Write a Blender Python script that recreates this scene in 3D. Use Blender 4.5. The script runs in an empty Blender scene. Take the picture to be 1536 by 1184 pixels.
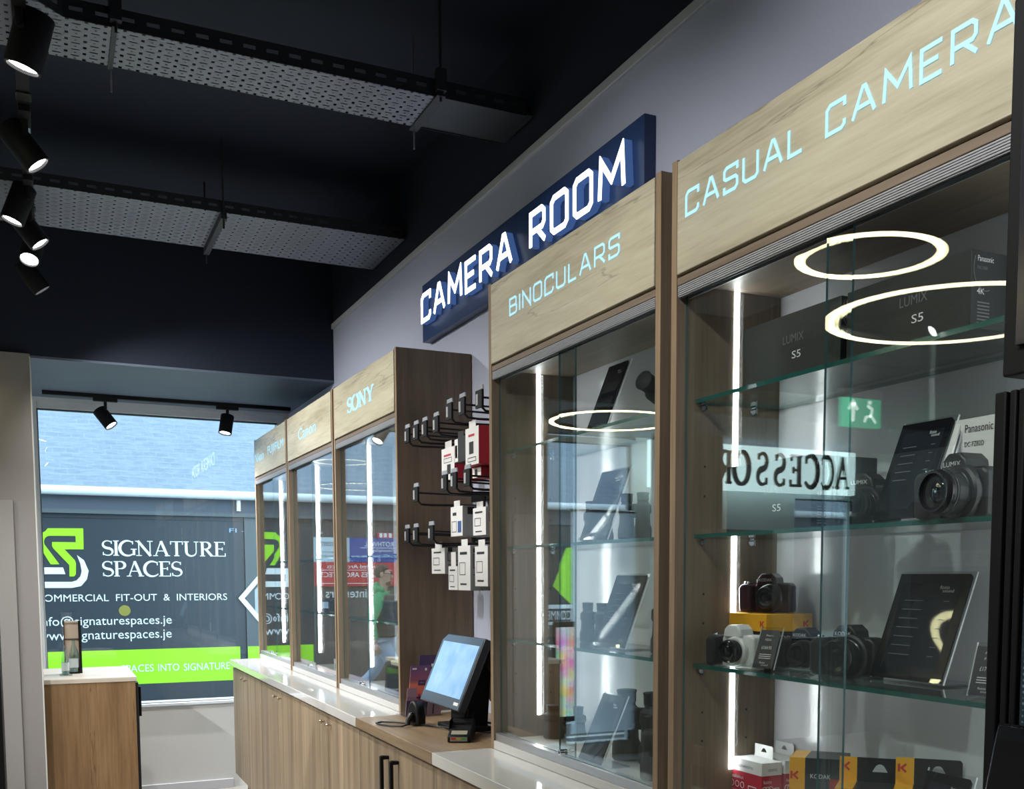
import bpy, bmesh, math, random
from mathutils import Vector, Matrix
random.seed(7)
S = bpy.context.scene
COL = S.collection
PI = math.pi

# ------------------------------------------------------------------ camera
cam_data = bpy.data.cameras.new('scene_camera')
cam = bpy.data.objects.new('scene_camera', cam_data)
COL.objects.link(cam)
YAW, PIT = 0.46207749, -0.0820811
CY, SY, CP, SP = math.cos(YAW), math.sin(YAW), math.cos(PIT), math.sin(PIT)
fwd = Vector((SY*CP, CY*CP, SP)); rgt = Vector((CY, -SY, 0)); upv = rgt.cross(fwd)
m = Matrix((rgt, upv, -fwd)).transposed().to_4x4()
m.translation = Vector((0, 0, 1.47))
cam.matrix_world = m
cam_data.sensor_fit = 'HORIZONTAL'
cam_data.sensor_width = 36.0
cam_data.lens = 1568.24/1536*36
cam_data.shift_x = (768-857.82)/1536
cam_data.shift_y = (993.4-592)/1536
cam_data.clip_start = 0.02
cam_data.clip_end = 200
S.camera = cam

# ------------------------------------------------------------------ world and exposure
W = bpy.data.worlds.new('sky'); S.world = W; W.use_nodes = True
WN = W.node_tree
bg = WN.nodes['Background']
bg.inputs[0].default_value = (0.62, 0.82, 1.0, 1)
bg.inputs[1].default_value = 2.1
S.view_settings.view_transform = 'Standard'
S.view_settings.look = 'None'
S.view_settings.exposure = 1.0
S.view_settings.gamma = 1.0
S.view_settings.use_curve_mapping = False

# ------------------------------------------------------------------ materials
MATS = {}
def nmat(name):
    mt = bpy.data.materials.new(name); mt.use_nodes = True
    nt = mt.node_tree
    return mt, nt, nt.nodes['Principled BSDF']
def pm(name, col, rough=0.5, metal=0.0, spec=0.5, coat=0.0, bump=0.0, bscale=60, var=0.0, trans=0.0):
    """plain procedural material: colour with faint mottling, optional bump"""
    if name in MATS: return MATS[name]
    mt, nt, b = nmat(name)
    b.inputs['Roughness'].default_value = rough
    b.inputs['Metallic'].default_value = metal
    b.inputs['Specular IOR Level'].default_value = spec
    b.inputs['Coat Weight'].default_value = coat
    b.inputs['Base Color'].default_value = (*col, 1)
    if trans: b.inputs['Transmission Weight'].default_value = trans
    if var or bump:
        g = nt.nodes.new('ShaderNodeTexCoord')
        n = nt.nodes.new('ShaderNodeTexNoise'); n.inputs['Scale'].default_value = bscale; n.inputs['Detail'].default_value = 4
        nt.links.new(g.outputs['Object'], n.inputs['Vector'])
        if var:
            mx = nt.nodes.new('ShaderNodeMix'); mx.data_type = 'RGBA'
            mx.inputs[6].default_value = (*[c*(1-var) for c in col], 1)
            mx.inputs[7].default_value = (*[min(1, c*(1+var)) for c in col], 1)
            nt.links.new(n.outputs['Fac'], mx.inputs[0]); nt.links.new(mx.outputs[2], b.inputs['Base Color'])
        if bump:
            bp = nt.nodes.new('ShaderNodeBump'); bp.inputs['Strength'].default_value = bump; bp.inputs['Distance'].default_value = 0.01
            nt.links.new(n.outputs['Fac'], bp.inputs['Height']); nt.links.new(bp.outputs[0], b.inputs['Normal'])
    MATS[name] = mt
    return mt
def em(name, col, strength):
    if name in MATS: return MATS[name]
    mt, nt, b = nmat(name)
    b.inputs['Base Color'].default_value = (*col, 1)
    b.inputs['Emission Color'].default_value = (*col, 1)
    b.inputs['Emission Strength'].default_value = strength
    MATS[name] = mt
    return mt
def glass(name, tint=(0.93, 0.98, 0.965), rough=0.0, extra=0.0):
    """thin clear glass: two real faces, each reflecting by angle and letting the rest through"""
    if name in MATS: return MATS[name]
    mt, nt, b = nmat(name); nt.nodes.remove(b)
    out = nt.nodes['Material Output']
    lw = nt.nodes.new('ShaderNodeLayerWeight'); lw.inputs['Blend'].default_value = 0.5
    p = nt.nodes.new('ShaderNodeMath'); p.operation = 'POWER'; p.inputs[1].default_value = 3.4
    a = nt.nodes.new('ShaderNodeMath'); a.operation = 'MULTIPLY_ADD'; a.inputs[1].default_value = 0.95-extra; a.inputs[2].default_value = 0.045+extra
    t = nt.nodes.new('ShaderNodeBsdfTransparent'); t.inputs[0].default_value = (*tint, 1)
    g = nt.nodes.new('ShaderNodeBsdfGlossy'); g.inputs['Roughness'].default_value = rough
    mx = nt.nodes.new('ShaderNodeMixShader')
    nt.links.new(lw.outputs['Facing'], p.inputs[0]); nt.links.new(p.outputs[0], a.inputs[0])
    nt.links.new(a.outputs[0], mx.inputs[0]); nt.links.new(t.outputs[0], mx.inputs[1]); nt.links.new(g.outputs[0], mx.inputs[2])
    nt.links.new(mx.outputs[0], out.inputs[0])
    MATS[name] = mt
    return mt
def wood(name, axis, cols, stretch=14, scale=9, crack=0.0, rough=0.45, streak=0.0, bump=0.12):
    """oak laminate: noise drawn out along the grain axis, ramped between three oak tones"""
    if name in MATS: return MATS[name]
    mt, nt, b = nmat(name)
    N = nt.nodes.new; L = nt.links.new
    g = N('ShaderNodeNewGeometry')
    mp = N('ShaderNodeMapping')
    sc = [scale]*3; sc['xyz'.index(axis)] = scale/stretch
    mp.inputs['Scale'].default_value = sc
    L(g.outputs['Position'], mp.inputs['Vector'])
    wv = N('ShaderNodeTexNoise'); wv.inputs['Scale'].default_value = 0.5; wv.inputs['Detail'].default_value = 2
    L(mp.outputs[0], wv.inputs['Vector'])
    ad = N('ShaderNodeMix'); ad.data_type = 'RGBA'; ad.blend_type = 'LINEAR_LIGHT'; ad.inputs[0].default_value = 0.25
    L(mp.outputs[0], ad.inputs[6]); L(wv.outputs['Color'], ad.inputs[7])
    n1 = N('ShaderNodeTexNoise'); n1.inputs['Scale'].default_value = 1.6; n1.inputs['Detail'].default_value = 7; n1.inputs['Roughness'].default_value = 0.62
    L(ad.outputs[2], n1.inputs['Vector'])
    mp2 = N('ShaderNodeMapping'); sc2 = [scale*9]*3; sc2['xyz'.index(axis)] = scale*9/(stretch*2.5)
    mp2.inputs['Scale'].default_value = sc2; L(g.outputs['Position'], mp2.inputs['Vector'])
    n2 = N('ShaderNodeTexNoise'); n2.inputs['Scale'].default_value = 1.5; n2.inputs['Detail'].default_value = 4
    L(mp2.outputs[0], n2.inputs['Vector'])
    mm = N('ShaderNodeMath'); mm.operation = 'MULTIPLY_ADD'; mm.inputs[1].default_value = 0.35
    L(n2.outputs['Fac'], mm.inputs[0]); 
    m3 = N('ShaderNodeMath'); m3.operation = 'MULTIPLY_ADD'; m3.inputs[1].default_value = 0.85; m3.inputs[2].default_value = -0.10
    L(n1.outputs['Fac'], m3.inputs[0]); L(m3.outputs[0], mm.inputs[2])
    cr = N('ShaderNodeValToRGB')
    cr.color_ramp.elements[0].position = 0.28; cr.color_ramp.elements[0].color = (*cols[0], 1)
    cr.color_ramp.elements[1].position = 0.72; cr.color_ramp.elements[1].color = (*cols[2], 1)
    e = cr.color_ramp.elements.new(0.5); e.color = (*cols[1], 1)
    L(mm.outputs[0], cr.inputs[0])
    last = cr.outputs[0]
    if streak:
        mp3 = N('ShaderNodeMapping'); sc3 = [14]*3; sc3['xyz'.index(axis)] = 0.25
        mp3.inputs['Scale'].default_value = sc3; L(g.outputs['Position'], mp3.inputs['Vector'])
        n3 = N('ShaderNodeTexNoise'); n3.inputs['Scale'].default_value = 1.0; n3.inputs['Detail'].default_value = 3
        L(mp3.outputs[0], n3.inputs['Vector'])
        r3 = N('ShaderNodeValToRGB'); r3.color_ramp.elements[0].position = 0.36; r3.color_ramp.elements[0].color = (1-streak,)*3+(1,)
        r3.color_ramp.elements[1].position = 0.62; r3.color_ramp.elements[1].color = (1, 1, 1, 1)
        L(n3.outputs['Fac'], r3.inputs[0])
        mu = N('ShaderNodeMix'); mu.data_type = 'RGBA'; mu.blend_type = 'MULTIPLY'; mu.inputs[0].default_value = 1
        L(last, mu.inputs[6]); L(r3.outputs[0], mu.inputs[7]); last = mu.outputs[2]
    if crack:
        mp4 = N('ShaderNodeMapping'); sc4 = [11]*3; sc4['xyz'.index(axis)] = 0.7
        mp4.inputs['Scale'].default_value = sc4; L(g.outputs['Position'], mp4.inputs['Vector'])
        n4 = N('ShaderNodeTexNoise'); n4.inputs['Scale'].default_value = 1.0; n4.inputs['Detail'].default_value = 5
        L(mp4.outputs[0], n4.inputs['Vector'])
        r4 = N('ShaderNodeValToRGB'); els = r4.color_ramp.elements
        els[0].position = 0.0; els[0].color = (1, 1, 1, 1); els[1].position = 1.0; els[1].color = (1, 1, 1, 1)
        for p_, c_ in ((0.575, 1.0), (0.582, 1-crack), (0.589, 1.0)):
            q = els.new(p_); q.color = (c_, c_, c_, 1)
        L(n4.outputs['Fac'], r4.inputs[0])
        mu2 = N('ShaderNodeMix'); mu2.data_type = 'RGBA'; mu2.blend_type = 'MULTIPLY'; mu2.inputs[0].default_value = 1
        L(last, mu2.inputs[6]); L(r4.outputs[0], mu2.inputs[7]); last = mu2.outputs[2]
    L(last, b.inputs['Base Color'])
    b.inputs['Roughness'].default_value = rough
    b.inputs['Specular IOR Level'].default_value = 0.35
    bp = N('ShaderNodeBump'); bp.inputs['Strength'].default_value = bump; bp.inputs['Distance'].default_value = 0.004
    L(mm.outputs[0], bp.inputs['Height']); L(bp.outputs[0], b.inputs['Normal'])
    MATS[name] = mt
    return mt

OAK = ((0.185, 0.122, 0.070), (0.285, 0.200, 0.122), (0.385, 0.285, 0.180))
OAKD = ((0.140, 0.104, 0.074), (0.200, 0.152, 0.110), (0.265, 0.205, 0.150))
OAKL = ((0.350, 0.305, 0.210), (0.510, 0.475, 0.345), (0.610, 0.585, 0.440))
DOOR = ((0.205, 0.142, 0.085), (0.340, 0.252, 0.165), (0.440, 0.345, 0.240))
DESK = ((0.120, 0.068, 0.030), (0.200, 0.118, 0.055), (0.275, 0.172, 0.088))
w_sign = wood('oak_sign', 'y', OAKL, 9, 10, crack=0.38, rough=0.4)
w_vert = wood('oak_vertical', 'z', OAK, 14, 12, rough=0.45)
w_side = wood('oak_side', 'z', OAKD, 14, 12, rough=0.5)
w_rail = wood('oak_rail', 'y', OAKD, 14, 12, rough=0.45)
w_ceil = wood('oak_inside_top', 'y', OAKD, 10, 10, rough=0.5)
w_door = wood('oak_door', 'z', DOOR, 22, 16, rough=0.45, streak=0.35)
w_top = wood('oak_worktop', 'y', OAK, 10, 9, rough=0.4)
w_desk = wood('oak_desk', 'z', DESK, 9, 7, rough=0.5, crack=0.5)
w_desktop = wood('oak_desk_top', 'x', ((0.42,0.37,0.31),(0.52,0.46,0.40),(0.6,0.55,0.49)), 10, 8, rough=0.35)

white_wall = pm('white_wall', (0.52, 0.56, 0.70), 0.7, bump=0.02, bscale=120, var=0.03)
grey_wall = pm('warm_grey_pillar', (0.235, 0.222, 0.218), 0.65, var=0.03, bscale=5)
pale_wall = pm('pale_wall', (0.66, 0.67, 0.66), 0.6, var=0.03, bscale=5)
navy = pm('navy_black_paint', (0.019, 0.026, 0.044), 0.75, spec=0.25, var=0.12, bscale=2)
soffit_m = pm('soffit_paint', (0.115, 0.15, 0.21), 0.6, var=0.08, bscale=4)
trim_white = pm('white_trim', (0.62, 0.64, 0.68), 0.45)
frame_white = pm('white_window_frame', (0.62, 0.68, 0.73), 0.4)
floor_m = pm('grey_floor', (0.36, 0.35, 0.33), 0.4, var=0.15, bscale=6)
quartz = pm('white_quartz', (0.70, 0.69, 0.67), 0.07, coat=0.3, var=0.02, bscale=30)
white_lam = pm('white_laminate', (0.56, 0.56, 0.55), 0.3)
alu = pm('brushed_aluminium', (0.55, 0.56, 0.58), 0.32, 0.85)
alu_light = pm('satin_aluminium', (0.40, 0.41, 0.44), 0.42, 0.35)
chrome = pm('chrome', (0.75, 0.75, 0.76), 0.08, 1.0)
brass_m = pm('satin_nickel', (0.62, 0.52, 0.42), 0.25, 0.9)
galv = pm('galvanised_steel', (0.26, 0.28, 0.32), 0.5, 0.4, var=0.12, bscale=12)
steel_dark = pm('dark_steel', (0.05, 0.055, 0.065), 0.5, 0.5)
blk = pm('black_plastic', (0.012, 0.012, 0.013), 0.42, bump=0.05, bscale=400)
blk_m = pm('matt_black', (0.0075, 0.0080, 0.0095), 0.6, spec=0.25)
blk_g = pm('gloss_black', (0.008, 0.008, 0.010), 0.03)
blk_rub = pm('black_rubber', (0.018, 0.018, 0.02), 0.75, bump=0.2, bscale=500)
char = pm('charcoal_card', (0.020, 0.021, 0.023), 0.45)
char2 = pm('charcoal_card_side', (0.015, 0.016, 0.018), 0.5)
white_card = pm('white_card', (0.78, 0.78, 0.77), 0.5)
grey_ink = pm('grey_ink', (0.16, 0.16, 0.165), 0.5)
white_ink = pm('white_ink', (0.8, 0.8, 0.8), 0.5)
black_ink = pm('black_ink', (0.015, 0.015, 0.015), 0.5)
red_card = pm('red_card', (0.50, 0.030, 0.055), 0.45)
red_ink = pm('red_ink', (0.55, 0.04, 0.03), 0.5)
yel_card = pm('yellow_card', (0.85, 0.42, 0.02), 0.4)
black_card = pm('black_card', (0.014, 0.014, 0.015), 0.4)
white_paint = pm('white_camera_shell', (0.72, 0.73, 0.72), 0.3)
red_paint = pm('dark_red_camera_shell', (0.040, 0.009, 0.014), 0.3)
lens_glass = pm('lens_glass', (0.006, 0.008, 0.014), 0.03, coat=1.0)
lens_ring = pm('lens_ring', (0.03, 0.032, 0.035), 0.25, 0.5)
g_door = glass('door_glass', (0.955, 0.985, 0.975), extra=0.012)
g_win = glass('window_glass', (0.95, 0.98, 0.97))
g_shelf = glass('shelf_glass', (0.90, 0.975, 0.95))
g_acr = glass('acrylic', (0.96, 0.97, 0.975))
g_bottle = glass('bottle_glass', (0.80, 0.92, 0.90), extra=0.08)
g_edge = pm('glass_edge', (0.020, 0.105, 0.090), 0.12, coat=0.3)
g_edge_d = pm('door_glass_edge', (0.05, 0.12, 0.13), 0.15, coat=0.3)
acr_edge = pm('acrylic_edge', (0.62, 0.64, 0.66), 0.12)
led = em('led_white', (0.95, 0.98, 1.0), 16.0)
ring_em = em('ring_light', (1.0, 0.87, 0.50), 9.0)
lamp_em = em('spot_lens', (1.0, 0.98, 0.93), 9.0)
text_em = em('backlit_pale_blue', (0.20, 0.37, 0.48), .92)
sign_em = em('backlit_white', (0.86, 0.93, 1.0), 1.8)
acc_em = em('backlit_pale_panel', (0.60, 0.84, 0.86), 2.4)
exit_em = em('exit_green', (0.02, 0.45, 0.22), 1.6)
exit_w = em('exit_white', (0.8, 1.0, 0.9), 2.2)

# ------------------------------------------------------------------ mesh builder
class MB:
    def __init__(s): s.v = []; s.f = []; s.m = []; s.cur = 0
    def mat(s, i): s.cur = i; return s
    def add(s, vs, fs):
        o = len(s.v); s.v += [tuple(x) for x in vs]
        for f in fs: s.f.append([o+i for i in f]); s.m.append(s.cur)
        return s
    def box(s, x0, x1, y0, y1, z0, z1):
        x0, x1 = min(x0, x1), max(x0, x1); y0, y1 = min(y0, y1), max(y0, y1); z0, z1 = min(z0, z1), max(z0, z1)
        return s.add([(x0,y0,z0),(x1,y0,z0),(x1,y1,z0),(x0,y1,z0),(x0,y0,z1),(x1,y0,z1),(x1,y1,z1),(x0,y1,z1)],
              [(0,3,2,1),(4,5,6,7),(0,1,5,4),(1,2,6,5),(2,3,7,6),(3,0,4,7)])
    def slab(s, axis, faces_mat, edge_mat, x0, x1, y0, y1, z0, z1):
        """box whose two big faces (normal along axis) take one material and the edges another"""
        k = len(s.m); s.box(x0, x1, y0, y1, z0, z1)
        big = {'z': (0, 1), 'y': (2, 4), 'x': (3, 5)}[axis]
        for i in range(6): s.m[k+i] = faces_mat if i in big else edge_mat
        return s
    def prism(s, poly, o, r, u, n, d):
        """2-D outline in the frame (o; r, u) pushed d along n"""
        o, r, u, n = Vector(o), Vector(r), Vector(u), Vector(n); k = len(poly)
        vs = [o + r*a + u*b for a, b in poly] + [o + r*a + u*b + n*d for a, b in poly]
        fs = [list(range(k-1, -1, -1)), list(range(k, 2*k))] + [(i, (i+1) % k, k+(i+1) % k, k+i) for i in range(k)]
        return s.add(vs, fs)
    def cyl(s, p0, p1, r0, r1=None, n=24, caps=True):
        r1 = r0 if r1 is None else r1
        return s.lathe([(r0, 0), (r1, (Vector(p1)-Vector(p0)).length)], p0, Vector(p1)-Vector(p0), n, caps)
    def lathe(s, prof, o, axis, n=24, caps=True):
        o = Vector(o); a = Vector(axis).normalized()
        h = Vector((1, 0, 0)) if abs(a.x) < 0.9 else Vector((0, 1, 0))
        e1 = a.cross(h).normalized(); e2 = a.cross(e1)
        vs = []; fs = []
        for r, t in prof:
            for i in range(n):
                q = 2*PI*i/n; vs.append(o + a*t + (e1*math.cos(q)+e2*math.sin(q))*r)
        for j in range(len(prof)-1):
            for i in range(n):
                fs.append((j*n+i, j*n+(i+1) % n, (j+1)*n+(i+1) % n, (j+1)*n+i))
        if caps:
            fs.append(list(range(n-1, -1, -1))); fs.append([(len(prof)-1)*n+i for i in range(n)])
        return s.add(vs, fs)
    def tube(s, pts, r, n=8, closed=False):
        pts = [Vector(p) for p in pts]; k = len(pts); vs = []; fs = []; prev = None
        rr = r if isinstance(r, (list, tuple)) else [r]*k
        for i in range(k):
            if closed: t = pts[(i+1) % k]-pts[i-1]
            else: t = pts[min(i+1, k-1)]-pts[max(i-1, 0)]
            t.normalize()
            if prev is None:
                h = Vector((0, 0, 1)) if abs(t.z) < 0.9 else Vector((1, 0, 0)); e1 = t.cross(h).normalized()
            else: e1 = (prev - t*prev.dot(t)).normalized()
            prev = e1; e2 = t.cross(e1)
            for j in range(n):
                q = 2*PI*j/n; vs.append(pts[i] + (e1*math.cos(q)+e2*math.sin(q))*rr[i])
        for i in range(k if closed else k-1):
            for j in range(n):
                a = i*n+j; b_ = i*n+(j+1) % n; c = ((i+1) % k)*n
                fs.append((a, b_, c+(j+1) % n, c+j))
        if not closed: fs += [list(range(n-1, -1, -1)), [(k-1)*n+i for i in range(n)]]
        return s.add(vs, fs)
    def ball(s, c, rx, ry, rz, n=20, k=12):
        c = Vector(c); vs = []; fs = []
        for j in range(1, k):
            th = PI*j/k
            for i in range(n):
                ph = 2*PI*i/n; vs.append(c + Vector((rx*math.sin(th)*math.cos(ph), ry*math.sin(th)*math.sin(ph), rz*math.cos(th))))
        vs += [c+Vector((0,0,rz)), c-Vector((0,0,rz))]; T = len(vs)-2
        for j in range(k-2):
            for i in range(n): fs.append((j*n+i, (j+1)*n+i, (j+1)*n+(i+1) % n, j*n+(i+1) % n))
        for i in range(n): fs.append((T, i, (i+1) % n)); fs.append((T+1, (k-2)*n+(i+1) % n, (k-2)*n+i))
        return s.add(vs, fs)
    def ribbon(s, pts, w, o, r, u, n, d, closed=False):
        """stroke of a letter: mitred band of half width w (number or per-point list) along 2-D pts, pushed d along n"""
        o, r, u, n = Vector(o), Vector(r), Vector(u), Vector(n)
        P = [Vector((a, b)) for a, b in pts]; k = len(P); Lp = []; Rp = []
        ws = w if isinstance(w, (list, tuple)) else [w]*k
        for i in range(k):
            pa = P[i-1] if (closed or i > 0) else None
            pb = P[(i+1) % k] if (closed or i < k-1) else None
            d1 = (P[i]-pa).normalized() if pa is not None else None
            d2 = (pb-P[i]).normalized() if pb is not None else None
            if d1 is None: d1 = d2
            if d2 is None: d2 = d1
            n1 = Vector((-d1.y, d1.x)); n2 = Vector((-d2.y, d2.x)); mv = n1+n2
            if mv.length < 1e-6: mv = n1.copy()
            mv.normalize(); sc = 1/max(0.35, mv.dot(n1))
            Lp.append(P[i]+mv*ws[i]*sc); Rp.append(P[i]-mv*ws[i]*sc)
        vs = []
        for L_, R_ in zip(Lp, Rp):
            for q, dd in ((L_, 0), (R_, 0), (L_, d), (R_, d)): vs.append(o + r*q.x + u*q.y + n*dd)
        fs = []
        for i in range(k if closed else k-1):
            a = 4*i; b_ = 4*((i+1) % k)
            fs += [(a, a+1, b_+1, b_), (a+2, b_+2, b_+3, a+3), (a, b_, b_+2, a+2), (a+1, a+3, b_+3, b_+1)]
        if not closed:
            fs += [(0, 2, 3, 1), (4*k-4, 4*k-3, 4*k-1, 4*k-2)]
        return s.add(vs, fs)
    def text(s, string, o, r, u, n, width, height, d=0.0006, mirror=False):
        """lettering in the plain built-in font, fitted to width x height, lower left corner at o"""
        key = string
        if key not in TEXTS:
            cu = bpy.data.curves.new('lettering', 'FONT'); cu.body = string; cu.resolution_u = 3
            ob = bpy.data.objects.new('lettering', cu); COL.objects.link(ob)
            dg = bpy.context.evaluated_depsgraph_get()
            me = bpy.data.meshes.new_from_object(ob.evaluated_get(dg))
            TEXTS[key] = ([v.co.copy() for v in me.vertices], [list(p.vertices) for p in me.polygons])
            bpy.data.objects.remove(ob); bpy.data.curves.remove(cu); bpy.data.meshes.remove(me)
        vs, fs = TEXTS[key]
        if not vs: return s
        x0 = min(v.x for v in vs); x1 = max(v.x for v in vs); y0 = min(v.y for v in vs); y1 = max(v.y for v in vs)
        o, r, u, n = Vector(o), Vector(r), Vector(u), Vector(n)
        sx = width/max(1e-6, x1-x0); sy = height/max(1e-6, y1-y0)
        out = [o + r*((v.x-x0)*sx) + u*((v.y-y0)*sy) + n*d for v in vs]
        return s.add(out, fs)
    def build(s, name, mats, parent=None, local=False, bevel=0.0, bseg=2, smooth=32, kind=None, weld=True):
        if not isinstance(mats, (list, tuple)): mats = [mats]
        off = Vector((0, 0, 0))
        if parent is not None and not local: off = Vector(parent['at'])
        me = bpy.data.meshes.new(name)
        me.from_pydata([tuple(Vector(v)-off) for v in s.v], [], s.f)
        for mt in mats: me.materials.append(mt)
        for p, i in zip(me.polygons, s.m): p.material_index = i
        bm = bmesh.new(); bm.from_mesh(me)
        if weld: bmesh.ops.remove_doubles(bm, verts=bm.verts, dist=1e-6)
        bmesh.ops.recalc_face_normals(bm, faces=bm.faces)
        for f in bm.faces: f.smooth = True
        a = math.radians(smooth)
        for e in bm.edges:
            e.smooth = len(e.link_faces) == 2 and e.calc_face_angle(4) < a
        bm.to_mesh(me); bm.free()
        ob = bpy.data.objects.new(name, me); COL.objects.link(ob)
        if bevel:
            b = ob.modifiers.new('soft_edges', 'BEVEL'); b.width = bevel; b.segments = bseg; b.limit_method = 'ANGLE'; b.angle_limit = math.radians(40)
            b.harden_normals = False
        if parent is not None:
            ob.parent = parent if not isinstance(parent, tuple) else None
            ob['at'] = tuple(parent['at'])
        else: ob['at'] = (0.0, 0.0, 0.0)
        if kind: ob['kind'] = kind
        return ob
TEXTS = {}
X_, Y_, Z_ = Vector((1,0,0)), Vector((0,1,0)), Vector((0,0,1))

def thing(name, label, cat, loc, rotz=0.0, group=None):
    o = bpy.data.objects.new(name, None); COL.objects.link(o)
    o.empty_display_size = 0.05
    o.location = loc; o.rotation_euler = (0, 0, rotz)
    o['label'] = label; o['category'] = cat; o['at'] = tuple(float(c) for c in loc)
    if group: o['group'] = group
    return o
def tag(o, label, cat, group=None):
    o['label'] = label; o['category'] = cat
    if group: o['group'] = group
    return o

# ------------------------------------------------------------------ stroke lettering
SQ = {  # squared display capitals, cap height 1; (points, closed)
 'C': (0.74, [([(.74,.74),(.74,1),(.14,1),(0,.86),(0,.0),(.62,0),(.74,.12),(.74,.27)], False)]),
 'A': (0.86, [([(0,0),(.38,1),(.48,1),(.86,0)], False), ([(.17,.34),(.69,.34)], False)]),
 'M': (0.98, [([(0,0),(.06,1),(.49,.34),(.92,1),(.98,0)], False)]),
 'E': (0.68, [([(.68,1),(0,1),(0,0),(.68,0)], False), ([(0,.52),(.56,.52)], False)]),
 'R': (0.76, [([(0,0),(0,1),(.60,1),(.72,.88),(.72,.56),(.62,.44),(0,.44)], False), ([(.36,.44),(.76,0)], False)]),
 'O': (0.76, [([(.12,0),(0,.12),(0,.88),(.12,1),(.64,1),(.76,.88),(.76,.12),(.64,0)], True)]),
 'S': (0.72, [([(.72,.76),(.72,1),(.12,1),(0,.88),(0,.60),(.10,.52),(.62,.50),(.72,.40),(.72,.12),(.60,0),(0,0),(0,.24)], False)]),
 'U': (0.74, [([(0,1),(0,.12),(.12,0),(.62,0),(.74,.12),(.74,1)], False)]),
 'L': (0.60, [([(0,1),(0,0),(.60,0)], False)]),
 'B': (0.72, [([(0,0),(0,1),(.58,1),(.68,.90),(.68,.60),(.58,.52),(.72,.42),(.72,.10),(.62,0)], True), ([(0,.52),(.58,.52)], False)]),
 'I': (0.0, [([(0,0),(0,1)], False)]),
 'N': (0.76, [([(0,0),(0,1),(.76,0),(.76,1)], False)]),
 ' ': (0.42, []),
}
def sq_layout(word, gap=0.34):
    x = 0; out = []
    for ch in word:
        w, st = SQ[ch]; out.append((ch, x, st)); x += w+gap
    return out, x-gap
def arc(cx, cy, rx, ry, a0, a1, n=12):
    return [(cx+rx*math.cos(math.radians(a0+(a1-a0)*i/n)), cy+ry*math.sin(math.radians(a0+(a1-a0)*i/n))) for i in range(n+1)]
def serif_glyphs(T=.075, t=.026):
    """roman capitals as strokes of varying width with serifs; returns {ch: (advance width, [(points, half widths)])}"""
    def sw(n, a, b): return [a + (b-a)*math.sin(PI*i/(n-1)) for i in range(n)]
    G = {}
    def ser(x, y, w=.15): return ([(x-w, y), (x+w, y)], t)
    lo, hi = t, 1-t
    sp = arc(.28, .74, .24, .235, 40, 270, 12)[:-1] + arc(.28, .26, .26, .235, 90, -140, 12)
    wS = [t*1.1 + (T*1.05-t)*math.exp(-((i-12)/5.5)**2) for i in range(len(sp))]
    G['S'] = (.58, [(sp, wS), ([(.49, .78), (.49, .97)], t), ([(.05, .03), (.05, .24)], t)])
    G['I'] = (.30, [([(.15, 0), (.15, 1)], T), ser(.15, lo), ser(.15, hi)])
    gp = arc(.47, .5, .42, .49, 48, 318, 20)
    G['G'] = (.90, [(gp, sw(len(gp), t, T*1.1)), ([(.80, .05), (.80, .42)], T*.9), ser(.79, .44, .16), ([(.74, .76), (.74, .97)], t)])
    cp = arc(.47, .5, .42, .49, 48, 318, 20)
    G['C'] = (.80, [(cp, sw(len(cp), t, T*1.1)), ([(.74, .74), (.74, .97)], t)])
    G['N'] = (.94, [([(.17, 0), (.17, 1)], t*1.1), ([(.12, 1), (.80, 0)], T), ([(.78, .02), (.78, 1)], t*1.1), ser(.17, lo), ser(.10, hi, .12), ser(.78, hi)])
    G['A'] = (.92, [([(.13, 0), (.44, 1)], t*1.2), ([(.44, 1), (.78, 0)], T), ([(.24, .34), (.66, .34)], t), ser(.13, lo, .13), ser(.78, lo)])
    G['T'] = (.76, [([(.38, 0), (.38, 1)], T), ([(.04, hi), (.72, hi)], t), ([(.05, .78), (.05, 1)], t), ([(.71, .78), (.71, 1)], t), ser(.38, lo)])
    up = [(.16, 1), (.16, .35)] + arc(.44, .32, .28, .30, 180, 360, 12) + [(.72, .35), (.72, 1)]
    G['U'] = (.90, [(up, [T, T] + [T - (T-t)*i/12 for i in range(13)] + [t, t]), ser(.16, hi), ser(.72, hi, .13)])
    rp = [(.17, hi), (.36, hi)] + arc(.36, .74, .24, .235, 90, -90, 10) + [(.17, .50)]
    wr = [t, t] + [t + (T-t)*math.sin(PI*i/10) for i in range(11)] + [t]
    G['R'] = (.82, [([(.17, 0), (.17, 1)], T), (rp, wr), ([(.36, .5), (.70, .02)], T), ser(.17, lo), ([(.64, lo), (.86, lo)], t), ([(.02, hi), (.2, hi)], t)])
    G['P'] = (.68, [([(.17, 0), (.17, 1)], T), (rp, wr), ser(.17, lo), ([(.02, hi), (.2, hi)], t)])
    G['E'] = (.72, [([(.17, 0), (.17, 1)], T), ([(.02, hi), (.62, hi)], t), ([(.17, .52), (.50, .52)], t), ([(.02, lo), (.66, lo)], t), ([(.61, .80), (.61, 1)], t), ([(.65, 0), (.65, .22)], t), ([(.49, .42), (.49, .62)], t)])
    op = arc(.46, .5, .41, .49, 90, 430, 32)
    G['O'] = (.92, [(op, [t*1.3 + (T*1.1-t)*abs(math.sin(2*PI*i/34)) for i in range(len(op))])])
    G['Y'] = (.88, [([(.12, 1), (.45, .44)], T), ([(.76, 1), (.45, .44)], t*1.1), ([(.45, 0), (.45, .48)], T), ser(.12, hi, .12), ser(.76, hi, .12), ser(.45, lo)])
    return G
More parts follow.
